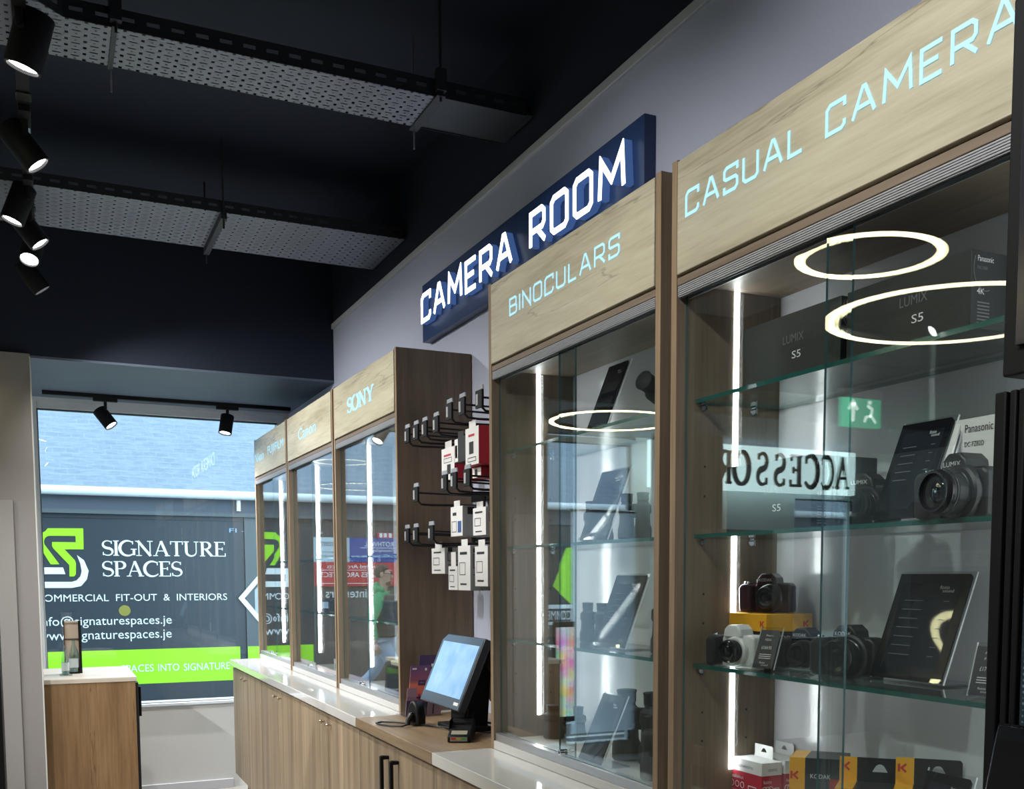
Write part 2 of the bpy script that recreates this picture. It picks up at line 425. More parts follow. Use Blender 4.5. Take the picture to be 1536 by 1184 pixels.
def serif_text(mb, word, o, r, u, n, width, cap, d, T=.075, t=.026):
    G = serif_glyphs(T, t); tot = sum(G[c][0] if c != ' ' else .35 for c in word)
    o, r, u = Vector(o), Vector(r), Vector(u); sx = width/tot; x = 0
    for c in word:
        if c == ' ': x += .35; continue
        w, sts = G[c]
        for i, (pts, hw) in enumerate(sts):
            mb.ribbon(pts, hw, o + r*(x*sx), r*sx, u*cap, n, d*(1+.22*i))
        x += w
    return mb

# ================================================================== THE SETTING
def struct(name, mats, *boxes, bevel=0):
    b = MB()
    for x in boxes: b.box(*x)
    return b.build(name, mats, bevel=bevel, kind='structure')
ZC, ZS, YB, YF, XW, XL, YK = 3.325, 2.60, 6.21, 7.525, 1.536, -4.6, -2.6
struct('floor', floor_m, (XL-.2, XW+.2, YK-.2, YF+.2, -.12, 0))
struct('ceiling', navy, (XL-.2, XW+.2, YK-.2, YB, ZC, ZC+.12))
struct('ceiling_bulkhead', navy, (XL-.2, XW+.2, YB, YF+.2, ZS+.012, ZC+.12))
struct('ceiling_soffit', soffit_m, (XL-.2, XW+.2, YB+.001, YF, ZS, ZS+.012))
struct('wall_right', white_wall, (XW, XW+.2, YK-.2, YF+.2, -.12, 2.905))
struct('wall_right_upper', navy, (XW, XW+.2, YK-.2, YF+.2, 2.935, ZC+.12))
struct('trim_1', trim_white, (XW-.012, XW+.2, YK, YB, 2.905, 2.935), bevel=.003)
struct('wall_left', pm('grey_left_wall', (.6,.6,.62), .6), (XL-.2, XL, YK-.2, YF+.2, -.12, ZC+.12))
struct('wall_back', pm('grey_back_wall', (.55,.55,.57), .6), (XL-.2, XW+.2, YK-.2, YK, -.12, ZC+.12))
# shop front: window_1 in view, window_2 beyond the pier (seen in the cabinet glass)
WX0, WX1, WZ0, WZ1 = -.080, 1.500, .615, 2.575
VX0, VX1, VZ0 = -1.86, -.875, .10
UX0, UX1 = -4.20, -3.42
struct('wall_far', pale_wall, (WX0, XW, YF, YF+.17, -.12, WZ0-.02), (WX1, XW, YF, YF+.17, WZ0-.02, ZS),
       (VX1, WX0, YF, YF+.17, -.12, ZS), (VX0, VX1, YF, YF+.17, -.12, VZ0), (UX1, VX0, YF, YF+.17, -.12, ZS), (UX0, UX1, YF, YF+.17, -.12, .9), (UX0, UX1, YF, YF+.17, 2.2, ZS), (XL, UX0, YF, YF+.17, -.12, ZS))
struct('baseboard_far', trim_white, (-.06, 1.10, YF-.018, YF, 0, .062), bevel=.003)
struct('trim_2', frame_white, (WX0, WX1, YF-.03, YF+.02, WZ0-.022, WZ0), bevel=.004)
def window(name, x0, x1, z0, z1, w=.044, wt=.044):
    b = MB()
    b.box(x0, x0+w, YF-.004, YF+.06, z0, z1); b.box(x1-w, x1, YF-.004, YF+.06, z0, z1)
    b.box(x0+w, x1-w, YF-.004, YF+.06, z1-wt, z1); b.box(x0+w, x1-w, YF-.004, YF+.06, z0, z0+.012)
    fr = b.build(name, frame_white, bevel=.004, kind='structure')
    p = MB().box(x0+w, x1-w, YF+.028, YF+.036, z0+.012, z1-wt).build('pane', g_win, fr, kind='structure')
    bead = MB()
    bead.box(x0+w, x0+w+.008, YF+.004, YF+.026, z0+.012, z1-wt); bead.box(x0+w, x1-w, YF+.004, YF+.026, z1-wt-.010, z1-wt)
    bead.build('glazing_bead', pm('dark_gasket', (.07,.10,.11), .6), fr, kind='structure')
    return fr
window('window_1', WX0, WX1, WZ0, WZ1)
window('window_2', VX0, VX1, VZ0, WZ1)
window('window_3', UX0, UX1, .9, 2.2)
struct('trim_3', frame_white, (WX0, WX1, YF-.012, YF, WZ1, ZS))
# pier at the left edge, with a slim corner bead and a recessed jamb strip
struct('wall_pier_inner', w_side, (-2.47, -1.865, 7.20, 7.29, 0, ZS))
struct('wall_pier', grey_wall, (-.40, -.050, YB-.04, YB+.016, 0, ZS+.012))
struct('trim_4', pm('pier_bead', (.6,.6,.58), .35), (-.054, -.047, YB-.044, YB+.018, 0, ZS-.002), bevel=.002)
struct('trim_5', pm('jamb_strip', (.27,.26,.255), .5), (-.40, -.155, YB-.052, YB-.040, 0, 1.86), bevel=.002)

# ================================================================== LARGE THINGS: CABINETS
S1, S2, S3, DECK, CTOP = 1.853, 1.561, 1.276, .962, .931
XF, XC = 1.225, 1.028
def lettering_sq(mb, word, o, r, u, n, width, cap, w, d, gap=.34):
    lay, tot = sq_layout(word, gap); sx = width/tot
    for ch, x, sts in lay:
        for i, (pts, cl) in enumerate(sts):
            pts2 = [((x+a)*sx, b*cap) for a, b in pts]
            mb.ribbon(pts2, w, o, r, u, n, d*(1+.15*i), cl)
    return mb
NX = Vector((-1, 0, 0)); RY = Vector((0, -1, 0))
def cabinet(y0, y1, ov, label, sign, shelves=(S1, S2, S3), group='oak display cabinets with lit signs'):
    """glass-fronted cabinet from y0 (far) to y1 (near); ov = where the two sliding panes overlap (far, near)"""
    t = thing('display_cabinet', label, 'cabinet', (XF, (y0+y1)/2, CTOP), 0, group)
    T = .021
    for a, b in ((y0-T, y0), (y1, y1+T)):
        mb = MB(); mb.box(XF, 1.532, a, b, CTOP+.001, 2.349)
        mb.mat(1); yy = a if b == y0 else b; dy = -.0012 if b == y0 else .0012
        for zz in (1.10, 1.165, 1.365, 1.43, 1.645, 1.71):
            for xx in (1.30, 1.42):
                mb.cyl((xx, yy, zz), (xx, yy+dy*.3, zz), .0028, n=10)
        sp = mb.build('side_panel', [w_side, black_ink], t)
        MB().box(XF-.0015, XF, a, b, CTOP+.001, 2.349).build('edge_strip', w_vert, sp)
    a, b = y0-T, y1+T
    MB().box(XF+.013, 1.532, b, a, 2.340, 2.349).build('top_panel', blk_m, t)  # matt black edge paints in the dark shadow gap above the sign
    MB().box(1.500, 1.514, b, a, CTOP+.004, 2.329).build('back_panel', back_gloss, t)
    MB().box(XF+.05, 1.499, b, a, 2.094, 2.106).build('inside_top', w_ceil, t)
    sg = MB().box(XF-.004, XF+.012, b+.004, a-.004, 2.110, 2.343).build('sign_panel', w_sign, t, bevel=.0015)
    MB().box(XF+.013, XF+.03, b, a, 2.107, 2.338).build('sign_backing', black_ink, t)
    MB().box(XF, XF+.03, b, a, 2.088, 2.104).build('header_rail', w_rail, t, bevel=.001)
    r = MB().box(XF+.002, XF+.0065, b+.002, a-.002, 2.064, 2.087)
    r.box(XF+.0066, XF+.030, b+.002, a-.002, 2.0835, 2.087); r.box(XF+.0275, XF+.030, b+.002, a-.002, 2.064, 2.0834)
    for k in range(5):
        z = 2.0665 + k*.0042; r.box(XF-.0005, XF+.002, b+.004, a-.004, z, z+.0026)
    r.build('upper_track', alu_light, t)
    MB().box(XF+.0066, XF+.0082, b+.003, a-.003, 2.0615, 2.074).build('track_brush', steel_dark, t)
    MB().box(XF-.001, 1.499, b-.006, a+.006, CTOP+.001, DECK-.004).build('plinth', white_lam, t, bevel=.001)
    MB().box(XF+.034, 1.498, b, a, DECK-.0035, DECK).build('deck', white_lam, t)
    MB().box(XF+.004, XF+.033, b+.002, a-.002, DECK-.0035, DECK+.020).build('lower_track', alu, t, bevel=.001)
    # sliding panes: the far one runs behind the near one
    for (p, q, xg) in ((a, ov[1], XF+.022), (ov[0], b, XF+.009)):
        d = MB().slab('x', 0, 1, xg, xg+.005, q+.001, p-.001, DECK+.0205, 2.083).build('glass_door', [g_door, g_edge_d], t)
    lk = MB(); lk.cyl((XF+.009, ov[1]+.026, DECK+.034), (XF-.013, ov[1]+.026, DECK+.034), .0085, n=18)
    lk.mat(1).cyl((XF-.0132, ov[1]+.026, DECK+.034), (XF-.0138, ov[1]+.026, DECK+.034), .004, n=12)
    lk.build('lock', [chrome, black_ink], d, bevel=.001)
    for z in shelves:
        sh = MB().slab('z', 0, 1, 1.272, 1.496, b+.003, a-.003, z-.0085, z).build('glass_shelf', [g_shelf, g_edge], t)
        for yy, s_ in ((a, -1), (b, 1)):
            for xx in (1.292, 1.425):
                cp = MB(); cp.cyl((xx, yy, z-.016), (xx, yy+s_*.006, z-.016), .0085, n=14)
                cp.tube([(xx, yy+s_*.004, z-.012), (xx, yy+s_*.016, z-.012), (xx, yy+s_*.017, z-.022), (xx, yy+s_*.005, z-.026)], .0022, 6)
                cp.build('shelf_clip', chrome, t)
    for yy, s_ in ((a, -1), (b, 1)):
        l = MB().box(1.3735, 1.3865, yy, yy+s_*.0012, 1.030, 2.093).build('led_strip', led, t)
    TX = XF-.0046
    if sign == 'BINOCULARS':
        lettering_sq(MB(), sign, (TX, 2.852, 2.222), RY, Z_, NX, .650, .044, .0030, .0012).build('lettering', text_em, sg)
    elif sign == 'CASUAL CAMERAS':
        full = sq_layout(sign)[1]; wa = sq_layout('CASUAL')[1]; xb = sq_layout('CASUAL ')[1]+.34; kx = .905/full
        lettering_sq(MB(), 'CASUAL', (TX, 1.913, 2.222), RY, Z_, NX, wa*kx, .046, .0034, .0012).build('lettering', text_em, sg)
        lettering_sq(MB(), 'CAMERAS', (TX, 1.913-xb*kx, 2.222), RY, Z_, NX, sq_layout('CAMERAS')[1]*kx, .046, .0034, .0012).build('lettering', text_em, sg)
    elif sign == 'SONY':
        serif_text(MB(), 'SONY', (TX, 4.700, 2.194), RY, Z_, NX, .425, .064, .0012, .095, .05).build('lettering', text_em, sg)
    elif sign == 'CANON':
        MB().text('Canon', (TX, 5.735, 2.192), RY, Z_, NX, .41, .060, .0012).build('lettering', text_em, sg)
    else:
        mb = MB().text('FUJIFILM', (TX, 6.61, 2.193), RY, Z_, NX, .47, .062, .0012)
        mb.build('lettering', text_em, sg)
        MB().text('Nikon', (TX, 7.045, 2.196), RY, Z_, NX, .30, .058, .0012).build('lettering', text_em, sg)
    return t
back_gloss, _nt, _b = nmat('gloss_white_back')
_b.inputs['Base Color'].default_value = (.60, .60, .63, 1); _b.inputs['Roughness'].default_value = .16
_b.inputs['Specular IOR Level'].default_value = .6
_tc = _nt.nodes.new('ShaderNodeNewGeometry'); _n = _nt.nodes.new('ShaderNodeTexNoise'); _n.inputs['Scale'].default_value = 70
_bp = _nt.nodes.new('ShaderNodeBump'); _bp.inputs['Strength'].default_value = .10; _bp.inputs['Distance'].default_value = .004
_nt.links.new(_tc.outputs['Position'], _n.inputs['Vector']); _nt.links.new(_n.outputs['Fac'], _bp.inputs['Height']); _nt.links.new(_bp.outputs[0], _b.inputs['Normal'])

cabinet(7.095, 6.072, (6.56, 6.62), 'oak glass cabinet nearest the shop window, its lit sign reading Nikon and FUJIFILM', 'FUJI', (S2, S3))
cabinet(6.050, 4.995, (5.49, 5.55), 'oak glass cabinet with a lit Canon sign, second from the shop window', 'CANON', (S2, S3))
cabinet(4.973, 3.976, (4.46, 4.51), 'oak glass cabinet with a lit SONY sign beside the till alcove', 'SONY', (S2, S3))
cabinet(3.025, 2.020, (2.557, 2.485), 'oak glass cabinet with the lit word BINOCULARS, right of the till', 'BINOCULARS')
cabinet(1.975, .950, (1.482, 1.428), 'large oak glass cabinet nearest the viewer, lit sign reading CASUAL CAMERAS', 'CASUAL CAMERAS')

# ------------------------------------------------------------------ worktops and base cabinets
def worktop(name, label, y0, y1, mt, xb):
    t = MB().box(XC, xb, y1, y0, .893, CTOP).build(name, mt, bevel=.002)
    return tag(t, label, 'worktop')
worktop('stone_worktop', 'glossy white stone worktop under the three far cabinets', 7.045, 3.924, quartz, XW)
worktop('wooden_worktop', 'oak worktop section carrying the till, between two white worktops', 3.923, 3.028, w_top, XW)
worktop('stone_worktop', 'glossy white stone worktop nearest the viewer, under the BINOCULARS cabinet', 3.027, .40, quartz, XW)
XD = 1.045
def base_unit(y0, y1, gap, label, pulls):
    t = thing('base_cabinet', label, 'cabinet', (XD+.2, (y0+y1)/2, 0), 0, 'oak base cabinets under the worktops')
    MB().box(XD+.02, XW-.004, y1+.001, y0-.001, .165, .892).build('carcass', w_side, t)
    MB().box(XD+.075, XW-.01, y1, y0, 0, .165).build('kickboard', w_side, t)
    for (p, q, s_) in ((y0, gap, -1), (gap, y1, 1)):
        d = MB().box(XD, XD+.018, q+.0012, p-.0012, .185, .878).build('door', w_door, t, bevel=.001)
        if pulls == 'knob':
            yk = gap - s_*.059
            k = MB().lathe([(.004, 0), (.0035, .010), (.0085, .014), (.0095, .019), (.006, .023)], (XD, yk, .842), (-1, 0, 0), 18)
            k.build('knob', brass_m, d)
        elif pulls == 'bar':
            yk = gap - s_*.058
            h = MB(); h.box(XD-.032, XD-.022, yk-.008, yk+.008, .660, .840)
            h.box(XD-.022, XD, yk-.008, yk+.008, .828, .840); h.box(XD-.022, XD, yk-.008, yk+.008, .660, .672)
            h.build('bar_handle', blk_m, d, bevel=.0015)
    return t
base_unit(7.040, 6.052, 6.548, 'oak base cabinet with two small knobs, next to the shop window', 'knob')
base_unit(6.052, 4.990, 5.506, 'oak base cabinet with two small knobs below the Canon cabinet', 'knob')
base_unit(4.990, 3.930, 4.444, 'oak base cabinet with two small knobs below the SONY cabinet', 'knob')
base_unit(3.928, 3.034, 3.487, 'oak base cabinet with two black bar handles below the till', 'bar')
base_unit(3.032, 1.975, 2.50, 'oak base cabinet with plain doors below the BINOCULARS cabinet', None)

# ------------------------------------------------------------------ CAMERA ROOM sign
t = thing('lightbox_sign', 'navy box sign on the white wall with glowing letters CAMERA ROOM', 'sign', (1.52, 3.52, 2.486))
MB().box(1.499, XW-.001, 2.565, 4.471, 2.486, 2.729).build('sign_box', pm('navy_sign_box', (.026, .060, .17), .35), t, bevel=.001)
lay, tot = sq_layout('CAMERA ROOM', .36)
sx = 1.765/tot; pale_ret = em('letter_return', (.035, .075, .20), .55)
for ch, x, sts in lay:
    if not sts: continue
    mb = MB(); rb = MB()
    for pts, cl in sts:
        pts2 = [((x+a)*sx, b*.104) for a, b in pts]
        mb.ribbon(pts2, .0088, (1.472, 4.395, 2.557), RY, Z_, NX, .003, cl)
        rb.ribbon(pts2, .0084, (1.4985, 4.395, 2.557), RY, Z_, NX, .0262, cl)
    lt = mb.build('letter', sign_em, t)
    rb.build('letter_return', pale_ret, lt)

# ------------------------------------------------------------------ desk behind the pier
t = thing('oak_desk', 'dark oak counter unit with pale top in front of the shop window', 'desk', (.0, 6.6, 0))
MB().box(-.55, .405, 6.24, 7.00, .060, .889).build('body', w_desk, t, bevel=.001)
MB().box(-.54, .385, 6.28, 6.98, 0, .060).build('plinth', blk_m, t)
MB().box(-.56, .412, 6.235, 7.015, .8895, .914).build('desk_top', [w_desktop], t, bevel=.0015)
ss = MB().box(.4055, .420, 6.245, 7.00, .060, .880).build('black_side_panel', blk_m, t)
MB().box(.4205, .434, 6.26, 6.92, .690, .855).build('recessed_pull', blk_g, ss, bevel=.002)

# black standing unit at the very left edge
t = thing('black_display_stand', 'slim black display stand at the left edge in front of the grey pier', 'stand', (-.33, 4.0, 0))
MB().box(-.50, -.157, 3.93, 4.07, .03, 1.68).build('stand_panel', blk_m, t, bevel=.004)
MB().box(-.52, -.150, 3.88, 4.12, 0, .03).build('base_plate', blk_m, t, bevel=.004)
MB().box(-.165, -.140, 3.95, 4.05, .60, .69).build('bracket', pm('bronze_bracket', (.12,.09,.075), .4, .6), t, bevel=.003)

# ================================================================== CEILING SERVICES
def perforated(name, px, py, swap=False):
    mt, nt, b = nmat(name); N = nt.nodes.new; L = nt.links.new
    b.inputs['Base Color'].default_value = (.25, .275, .33, 1); b.inputs['Roughness'].default_value = .5; b.inputs['Metallic'].default_value = .3
    g = N('ShaderNodeNewGeometry'); sp = N('ShaderNodeSeparateXYZ'); L(g.outputs['Position'], sp.inputs[0])
    def M(op, a, v=None, c=None):
        n = N('ShaderNodeMath'); n.operation = op
        for i, q in enumerate((a, v, c)):
            if q is None: continue
            if isinstance(q, (int, float)): n.inputs[i].default_value = q
            else: L(q, n.inputs[i])
        return n.outputs[0]
    def dist(s, p, off): return M('MULTIPLY', M('ABSOLUTE', M('SUBTRACT', M('FRACT', M('ADD', M('DIVIDE', s, p), off)), .5)), p)
    x, y = sp.outputs[0], sp.outputs[1]
    if swap: x, y = y, x
    slot = M('MULTIPLY', M('LESS_THAN', dist(x, px, 0), .0115), M('LESS_THAN', dist(y, py, 0), .0034))
    hole = M('MULTIPLY', M('LESS_THAN', dist(x, px, .5), .0048), M('LESS_THAN', dist(y, py, .5), .0072))
    dot = M('MULTIPLY', M('LESS_THAN', dist(x, px, 0), .0030), M('LESS_THAN', dist(y, py, .5), .0030))
    mk = M('MAXIMUM', M('MAXIMUM', slot, hole), dot)
    tr = N('ShaderNodeBsdfTransparent'); mx = N('ShaderNodeMixShader'); out = nt.nodes['Material Output']
    L(mk, mx.inputs[0]); L(b.outputs[0], mx.inputs[1]); L(tr.outputs[0], mx.inputs[2]); L(mx.outputs[0], out.inputs[0])
    return mt
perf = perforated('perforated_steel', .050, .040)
perf2 = perforated('perforated_steel_fine', .050, .050)
def flange(mb, p0, p1, z, h=.055, th=.002):
    """slotted edge rail of a cable tray from p0 to p1 (2-D), with an in-turned lip"""
    p0, p1 = Vector((*p0, z)), Vector((*p1, z)); d = (p1-p0); L_ = d.length; d.normalize(); nrm = Vector((-d.y, d.x, 0))
    n = max(1, int(L_/.066)); w = .034
    mb.prism([(0, 0), (L_, 0), (L_, h*.42), (0, h*.42)], p0, d, Z_, nrm, th)
    mb.prism([(0, h*.62), (L_, h*.62), (L_, h), (0, h)], p0, d, Z_, nrm, th)
    for k in range(n+1):
        a = k*L_/n; mb.prism([(max(0, a-.016), h*.42), (min(L_, a+.016), h*.42), (min(L_, a+.016), h*.62), (max(0, a-.016), h*.62)], p0, d, Z_, nrm, th)
# tray nearer the viewer: straight run to the right wall with a tee running back over the shop
t = thing('cable_tray', 'perforated steel cable tray with a tee branch, the nearer of two under the dark ceiling', 'cable tray', (.6, 3.48, 3.02), 0, 'cable trays under the ceiling')
TZ = 3.02
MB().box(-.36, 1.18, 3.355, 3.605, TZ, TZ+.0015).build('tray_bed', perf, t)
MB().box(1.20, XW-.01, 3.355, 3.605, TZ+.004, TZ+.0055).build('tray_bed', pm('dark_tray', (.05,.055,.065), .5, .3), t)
mb = MB(); flange(mb, (.09, 3.355), (1.5, 3.355), TZ); mb.build('side_rail', steel_dark, t)
mb = MB(); flange(mb, (-.36, 3.606), (1.5, 3.606), TZ); mb.build('side_rail', steel_dark, t)
mb = MB().prism([(-.36, 3.354), (.09, 3.354), (-.03, 3.24), (-.03, 1.0), (-.36, 1.0)], (0, 0, TZ+.0002), X_, Y_, Z_, .0015); mb.build('tee_branch', perf, t)
mb = MB(); flange(mb, (-.03, 1.0), (-.03, 3.24), TZ); flange(mb, (-.03, 3.24), (.09, 3.354), TZ); mb.build('branch_rail', steel_dark, t)
mb = MB(); flange(mb, (-.36, 1.0), (-.36, 3.354), TZ); mb.build('branch_rail', steel_dark, t)
mb = MB()
mb.box(.215, .230, 3.34, 3.62, TZ-.004, TZ-.001); mb.build('joint_bracket', steel_dark, t, bevel=.001); mb = MB(); mb.box(1.175, 1.205, 3.33, 3.63, TZ-.006, TZ-.001)
mb.build('joint_bracket', steel_dark, t, bevel=.001)
for xx in (.225, 1.19):
    rd = MB().cyl((xx, 3.342, 3.0), (xx, 3.342, ZC-.002), .004, n=10).build('hanger_rod', steel_dark, t)
    MB().box(xx-.016, xx+.016, 3.325, 3.354, 3.03, 3.10).build('rod_clamp', steel_dark, rd, bevel=.002)
    MB().cyl((xx, 3.62, 2.95), (xx, 3.62, ZC-.002), .003, n=8).build('hanger_rod', galv, t)
t = thing('cable_tray', 'wide perforated steel cable tray, the farther one above the lower bulkhead', 'cable tray', (.4, 5.05, 3.02), 0, 'cable trays under the ceiling')
MB().box(-1.3, XW-.01, 4.795, 5.330, TZ, TZ+.0015).build('tray_bed', perf2, t)
for yy in (4.794, 5.331):
    mb = MB(); flange(mb, (-1.3, yy), (1.52, yy), TZ, .05); mb.build('side_rail', steel_dark, t)
MB().box(.71, .735, 4.78, 5.345, TZ-.030, TZ-.001).build('joint_bracket', steel_dark, t, bevel=.001)
for yy in (4.786, 5.34):
    MB().cyl((.722, yy, TZ-.07), (.722, yy, ZC-.002), .004, n=8).build('hanger_rod', steel_dark, t)

# lighting track with spots
t = thing('lighting_track', 'black lighting track under the tray tee, carrying the column of spotlights', 'lighting track', (-.018, 2.6, 2.985))
MB().box(-.036, 0, -1.2, 5.85, 2.968, 3.002).build('rail', blk_m, t, bevel=.001)
for yy in (3.0, 3.78, 4.9):
    MB().box(-.040, .004, yy, yy+.06, 2.962, 2.968).build('live_connector', blk, t, bevel=.001)
MB().box(-.033, -.003, 4.02, 4.42, 2.9655, 2.968).build('cover_strip', pm('polished_cover', (.6,.62,.65), .04, 1.0), t)
for yy in (1.4, 3.3, 5.5):
    MB().box(-.030, -.006, yy, yy+.03, 3.002, 3.019).build('track_clip', steel_dark, t)
SPOTMESH = {}
def spot(label, stem_top, lens, aim, watts, r=.043, length=.145, cone=52, group='black track spotlights', light=True, adapter='y'):
    """cylindrical spot: lens = centre of the lit face, aim = unit direction it points to"""
    lens = Vector(lens); a = Vector(aim).normalized(); st = Vector(stem_top)
    t = thing('track_spotlight', label, 'spotlight', tuple(st), 0, group)
    h = MB().lathe([(r*.96, 0), (r, .003), (r, length-.006), (r*.97, length), (r*.84, length), (r*.80, length-.012)], lens-a*length, a, 32)
    h.build('housing', blk_m, t)
    MB().cyl(lens-a*.010, lens-a*.0085, r*.80, n=28).build('lens', lamp_em, t)
    ad = MB()
    if adapter == 'y': ad.box(st.x-.017, st.x+.017, st.y-.07, st.y+.07, st.z-.020, st.z)
    else: ad.box(st.x-.07, st.x+.07, st.y-.017, st.y+.017, st.z-.020, st.z)
    ad.build('adapter', blk_m, t, bevel=.002)
    jo = lens - a*length*.62
    MB().tube([(st.x, st.y, st.z-.018), (st.x, st.y, max(jo.z, st.z-.06)), jo], .010, 10).build('stem', blk_m, t)
    if light:
        ld = bpy.data.lights.new('spot_beam', 'SPOT'); ld.energy = watts; ld.spot_size = math.radians(cone); ld.spot_blend = .85
        ld.shadow_soft_size = .03; ld.color = (1.0, .98, .95)
        lo = bpy.data.objects.new('spot_beam', ld); COL.objects.link(lo); lo.parent = t
        lo.location = lens + a*.004 - st
        lo.rotation_euler = a.to_track_quat('-Z', 'Y').to_euler()
    return t
ST = 2.968
spot('black track spotlight nearest the viewer, largest of the column at the upper left', (-.018, 3.20, ST), (-.015, 3.259, 2.82), (-.263, .125, -.957), 40, r=.047, cone=80)
spot('second black spotlight of the column, tilted towards the cabinets', (-.018, 3.95, ST), (.017, 3.986, 2.82), (.601, -.049, -.797), 30, cone=92)
spot('third black spotlight down the column, tilted away from the cabinets', (-.018, 4.60, ST), (-.079, 4.637, 2.82), (-.344, -.045, -.938), 40, cone=80)
spot('fourth black spotlight down the column, tilted right, just above the round bright face', (-.018, 4.87, ST), (.017, 4.905, 2.82), (.581, -.091, -.809), 34, cone=125)
spot('fifth black spotlight down the column, its round bright face turned to the viewer', (-.018, 5.20, ST), (-.028, 5.159, 2.82), (-.17, -.503, -.847), 30, cone=80)
spot('lowest and farthest black spotlight of the column over the shop floor', (-.018, 5.65, ST), (.020, 5.675, 2.82), (.593, .066, -.803), 46, cone=128)
# farther back on the same track, beside and behind the viewer
spot('black track spotlight aimed at the casual cameras cabinet', (-.018, 1.55, ST), (.02, 1.53, 2.82), (1.20, .10, -.78), 20, cone=82)
spot('black track spotlight aimed at the binoculars cabinet', (-.018, 2.45, ST), (.02, 2.46, 2.82), (1.20, .18, -.78), 20, cone=78)
spot('black track spotlight aimed along the near worktop', (-.018, .75, ST), (.02, .75, 2.82), (1.2, .35, -1.1), 26, cone=78)
# added unseen track; its spots brighten the doors and the window wall
t = thing('lighting_track', 'added unseen lighting track over the other half of the shop floor', 'lighting track', (-2.0, 2.6, 2.985))
MB().box(-2.018, -1.982, -1.2, 5.85, 2.968, 3.002).build('rail', blk_m, t, bevel=.001)
for yy in (-.8, 2.2, 5.5): MB().cyl((-2.0, yy, 3.002), (-2.0, yy, ZC-.001), .005, n=8).build('hanger_rod', steel_dark, t)
spot('added unseen spotlight on the other track, brightening the base cabinet doors', (-2.0, 3.2, ST), (-1.96, 3.22, 2.82), (1.0, .28, -.74), 115, cone=58, group='added spotlights on the other track')
spot('added unseen spotlight on the other track, brightening the far base cabinets', (-2.0, 4.4, ST), (-1.96, 4.42, 2.82), (1.0, .32, -.74), 115, cone=58, group='added spotlights on the other track')
spot('added unseen spotlight on the other track, aimed at the wall below the shop window', (-2.0, 5.2, ST), (-1.96, 5.24, 2.82), (.75, .75, -.95), 60, cone=60, group='added spotlights on the other track')
spot('added unseen spotlight on the other track, brightening the far end of the shop', (-2.0, 2.0, ST), (-1.97, 2.04, 2.82), (.49, 1.0, -.44), 200, cone=24, group='added spotlights on the other track')
t = thing('lighting_track', 'short black lighting track on the bulkhead underside above the shop window', 'lighting track', (.74, 7.25, 2.60))
MB().box(.000, 1.492, 7.232, 7.268, 2.577, 2.5995).build('rail', blk_m, t, bevel=.001)
spot('black spotlight above the shop window, nearer the grey pier', (.352, 7.25, 2.577), (.384, 7.25, 2.409), (.545, -.28, -.79), 50, r=.042, length=.125, cone=95, group='window spotlights', adapter='x')
spot('black spotlight above the shop window, nearer the oak cabinets', (1.085, 7.25, 2.577), (1.066, 7.25, 2.403), (-.184, -.206, -.961), 90, r=.042, length=.125, cone=95, group='window spotlights', adapter='x')

# ring pendants over the shop floor (seen mirrored in the cabinet glass)
def ring_pendant(label, c, R, w=.020):
    t = thing('ring_pendant', label, 'pendant light', c, 0, 'ring pendant lights')
    n = 72; pts = [(c[0]+R*math.cos(2*PI*i/n), c[1]+R*math.sin(2*PI*i/n), c[2]) for i in range(n)]
    vs = []; mb = MB(); mo = MB()
    for (ra, rb, za, zb, M_) in ((R-w, R+w, -.010, -.004, mb), (R-w-.002, R+w+.002, -.004, .018, mo)):
        k = n; vs = []
        for i in range(k):
            q = 2*PI*i/k
            for rr, zz in ((ra, za), (rb, za), (rb, zb), (ra, zb)): vs.append((c[0]+rr*math.cos(q), c[1]+rr*math.sin(q), c[2]+zz))
        fs = []
        for i in range(k):
            a = 4*i; b = 4*((i+1) % k)
            for j in range(4): fs.append((a+j, a+(j+1) % 4, b+(j+1) % 4, b+j))
        M_.add(vs, fs)
    mb.build('light_ring', ring_em, t); mo.build('ring_body', blk_m, t)
    top = ZC if c[1] < YB else ZS
    hook = (c[0], c[1], top-.01)
    for k in range(3):
        q = 2*PI*k/3+.4
        MB().cyl((c[0]+R*math.cos(q), c[1]+R*math.sin(q), c[2]+.015), hook, .0012, n=6).build('suspension_wire', steel_dark, t)
    MB().cyl(hook, (c[0], c[1], top-.0005), .045, n=24).build('ceiling_cup', blk_m, t)
    return t
ring_pendant('small round ring pendant light with a warm glow, hanging higher', (-.505, 3.346-.02, 2.751), .285, .019)
ring_pendant('large round ring pendant light hanging lower over the shop floor', (-.76, 3.12, 2.50), .475, .017)
ring_pendant('large round ring pendant light hanging near the shop front', (-.79, 6.09-.13, 2.463), .42, .012)

# ================================================================== CASES, CAMERAS AND CARDS IN THE CABINETS
def carton(name, label, cat, x0, x1, y0, y1, z0, z1, mats, fronts=(), ends=(), group=None, extra=None):
    """printed carton; fronts: text on the face towards -X, ends: text on the face towards -Y (string, offset, z, width, height, material index)"""
    t = MB(); t.box(x0, x1, y0, y1, z0, z1)
    for i, mi in enumerate(extra or ()): t.m[i] = mi
    o = thing(name, label, cat, ((x0+x1)/2, (y0+y1)/2, z0), 0, group)
    bd = t.build('box_body', mats, o, bevel=.0008)
    for s_, off, zz, w, h, mi in fronts:
        MB().text(s_, (x0-.0006, y1-off, z0+zz), RY, Z_, NX, w, h, .0003).build('print', mats[mi], o)
    for s_, off, zz, w, h, mi in ends:
        MB().text(s_, (x0+off, y0-.0006, z0+zz), X_, Z_, -Y_, w, h, .0003).build('print', mats[mi], o)
    return o
cm = [char, char2, grey_ink, white_ink]
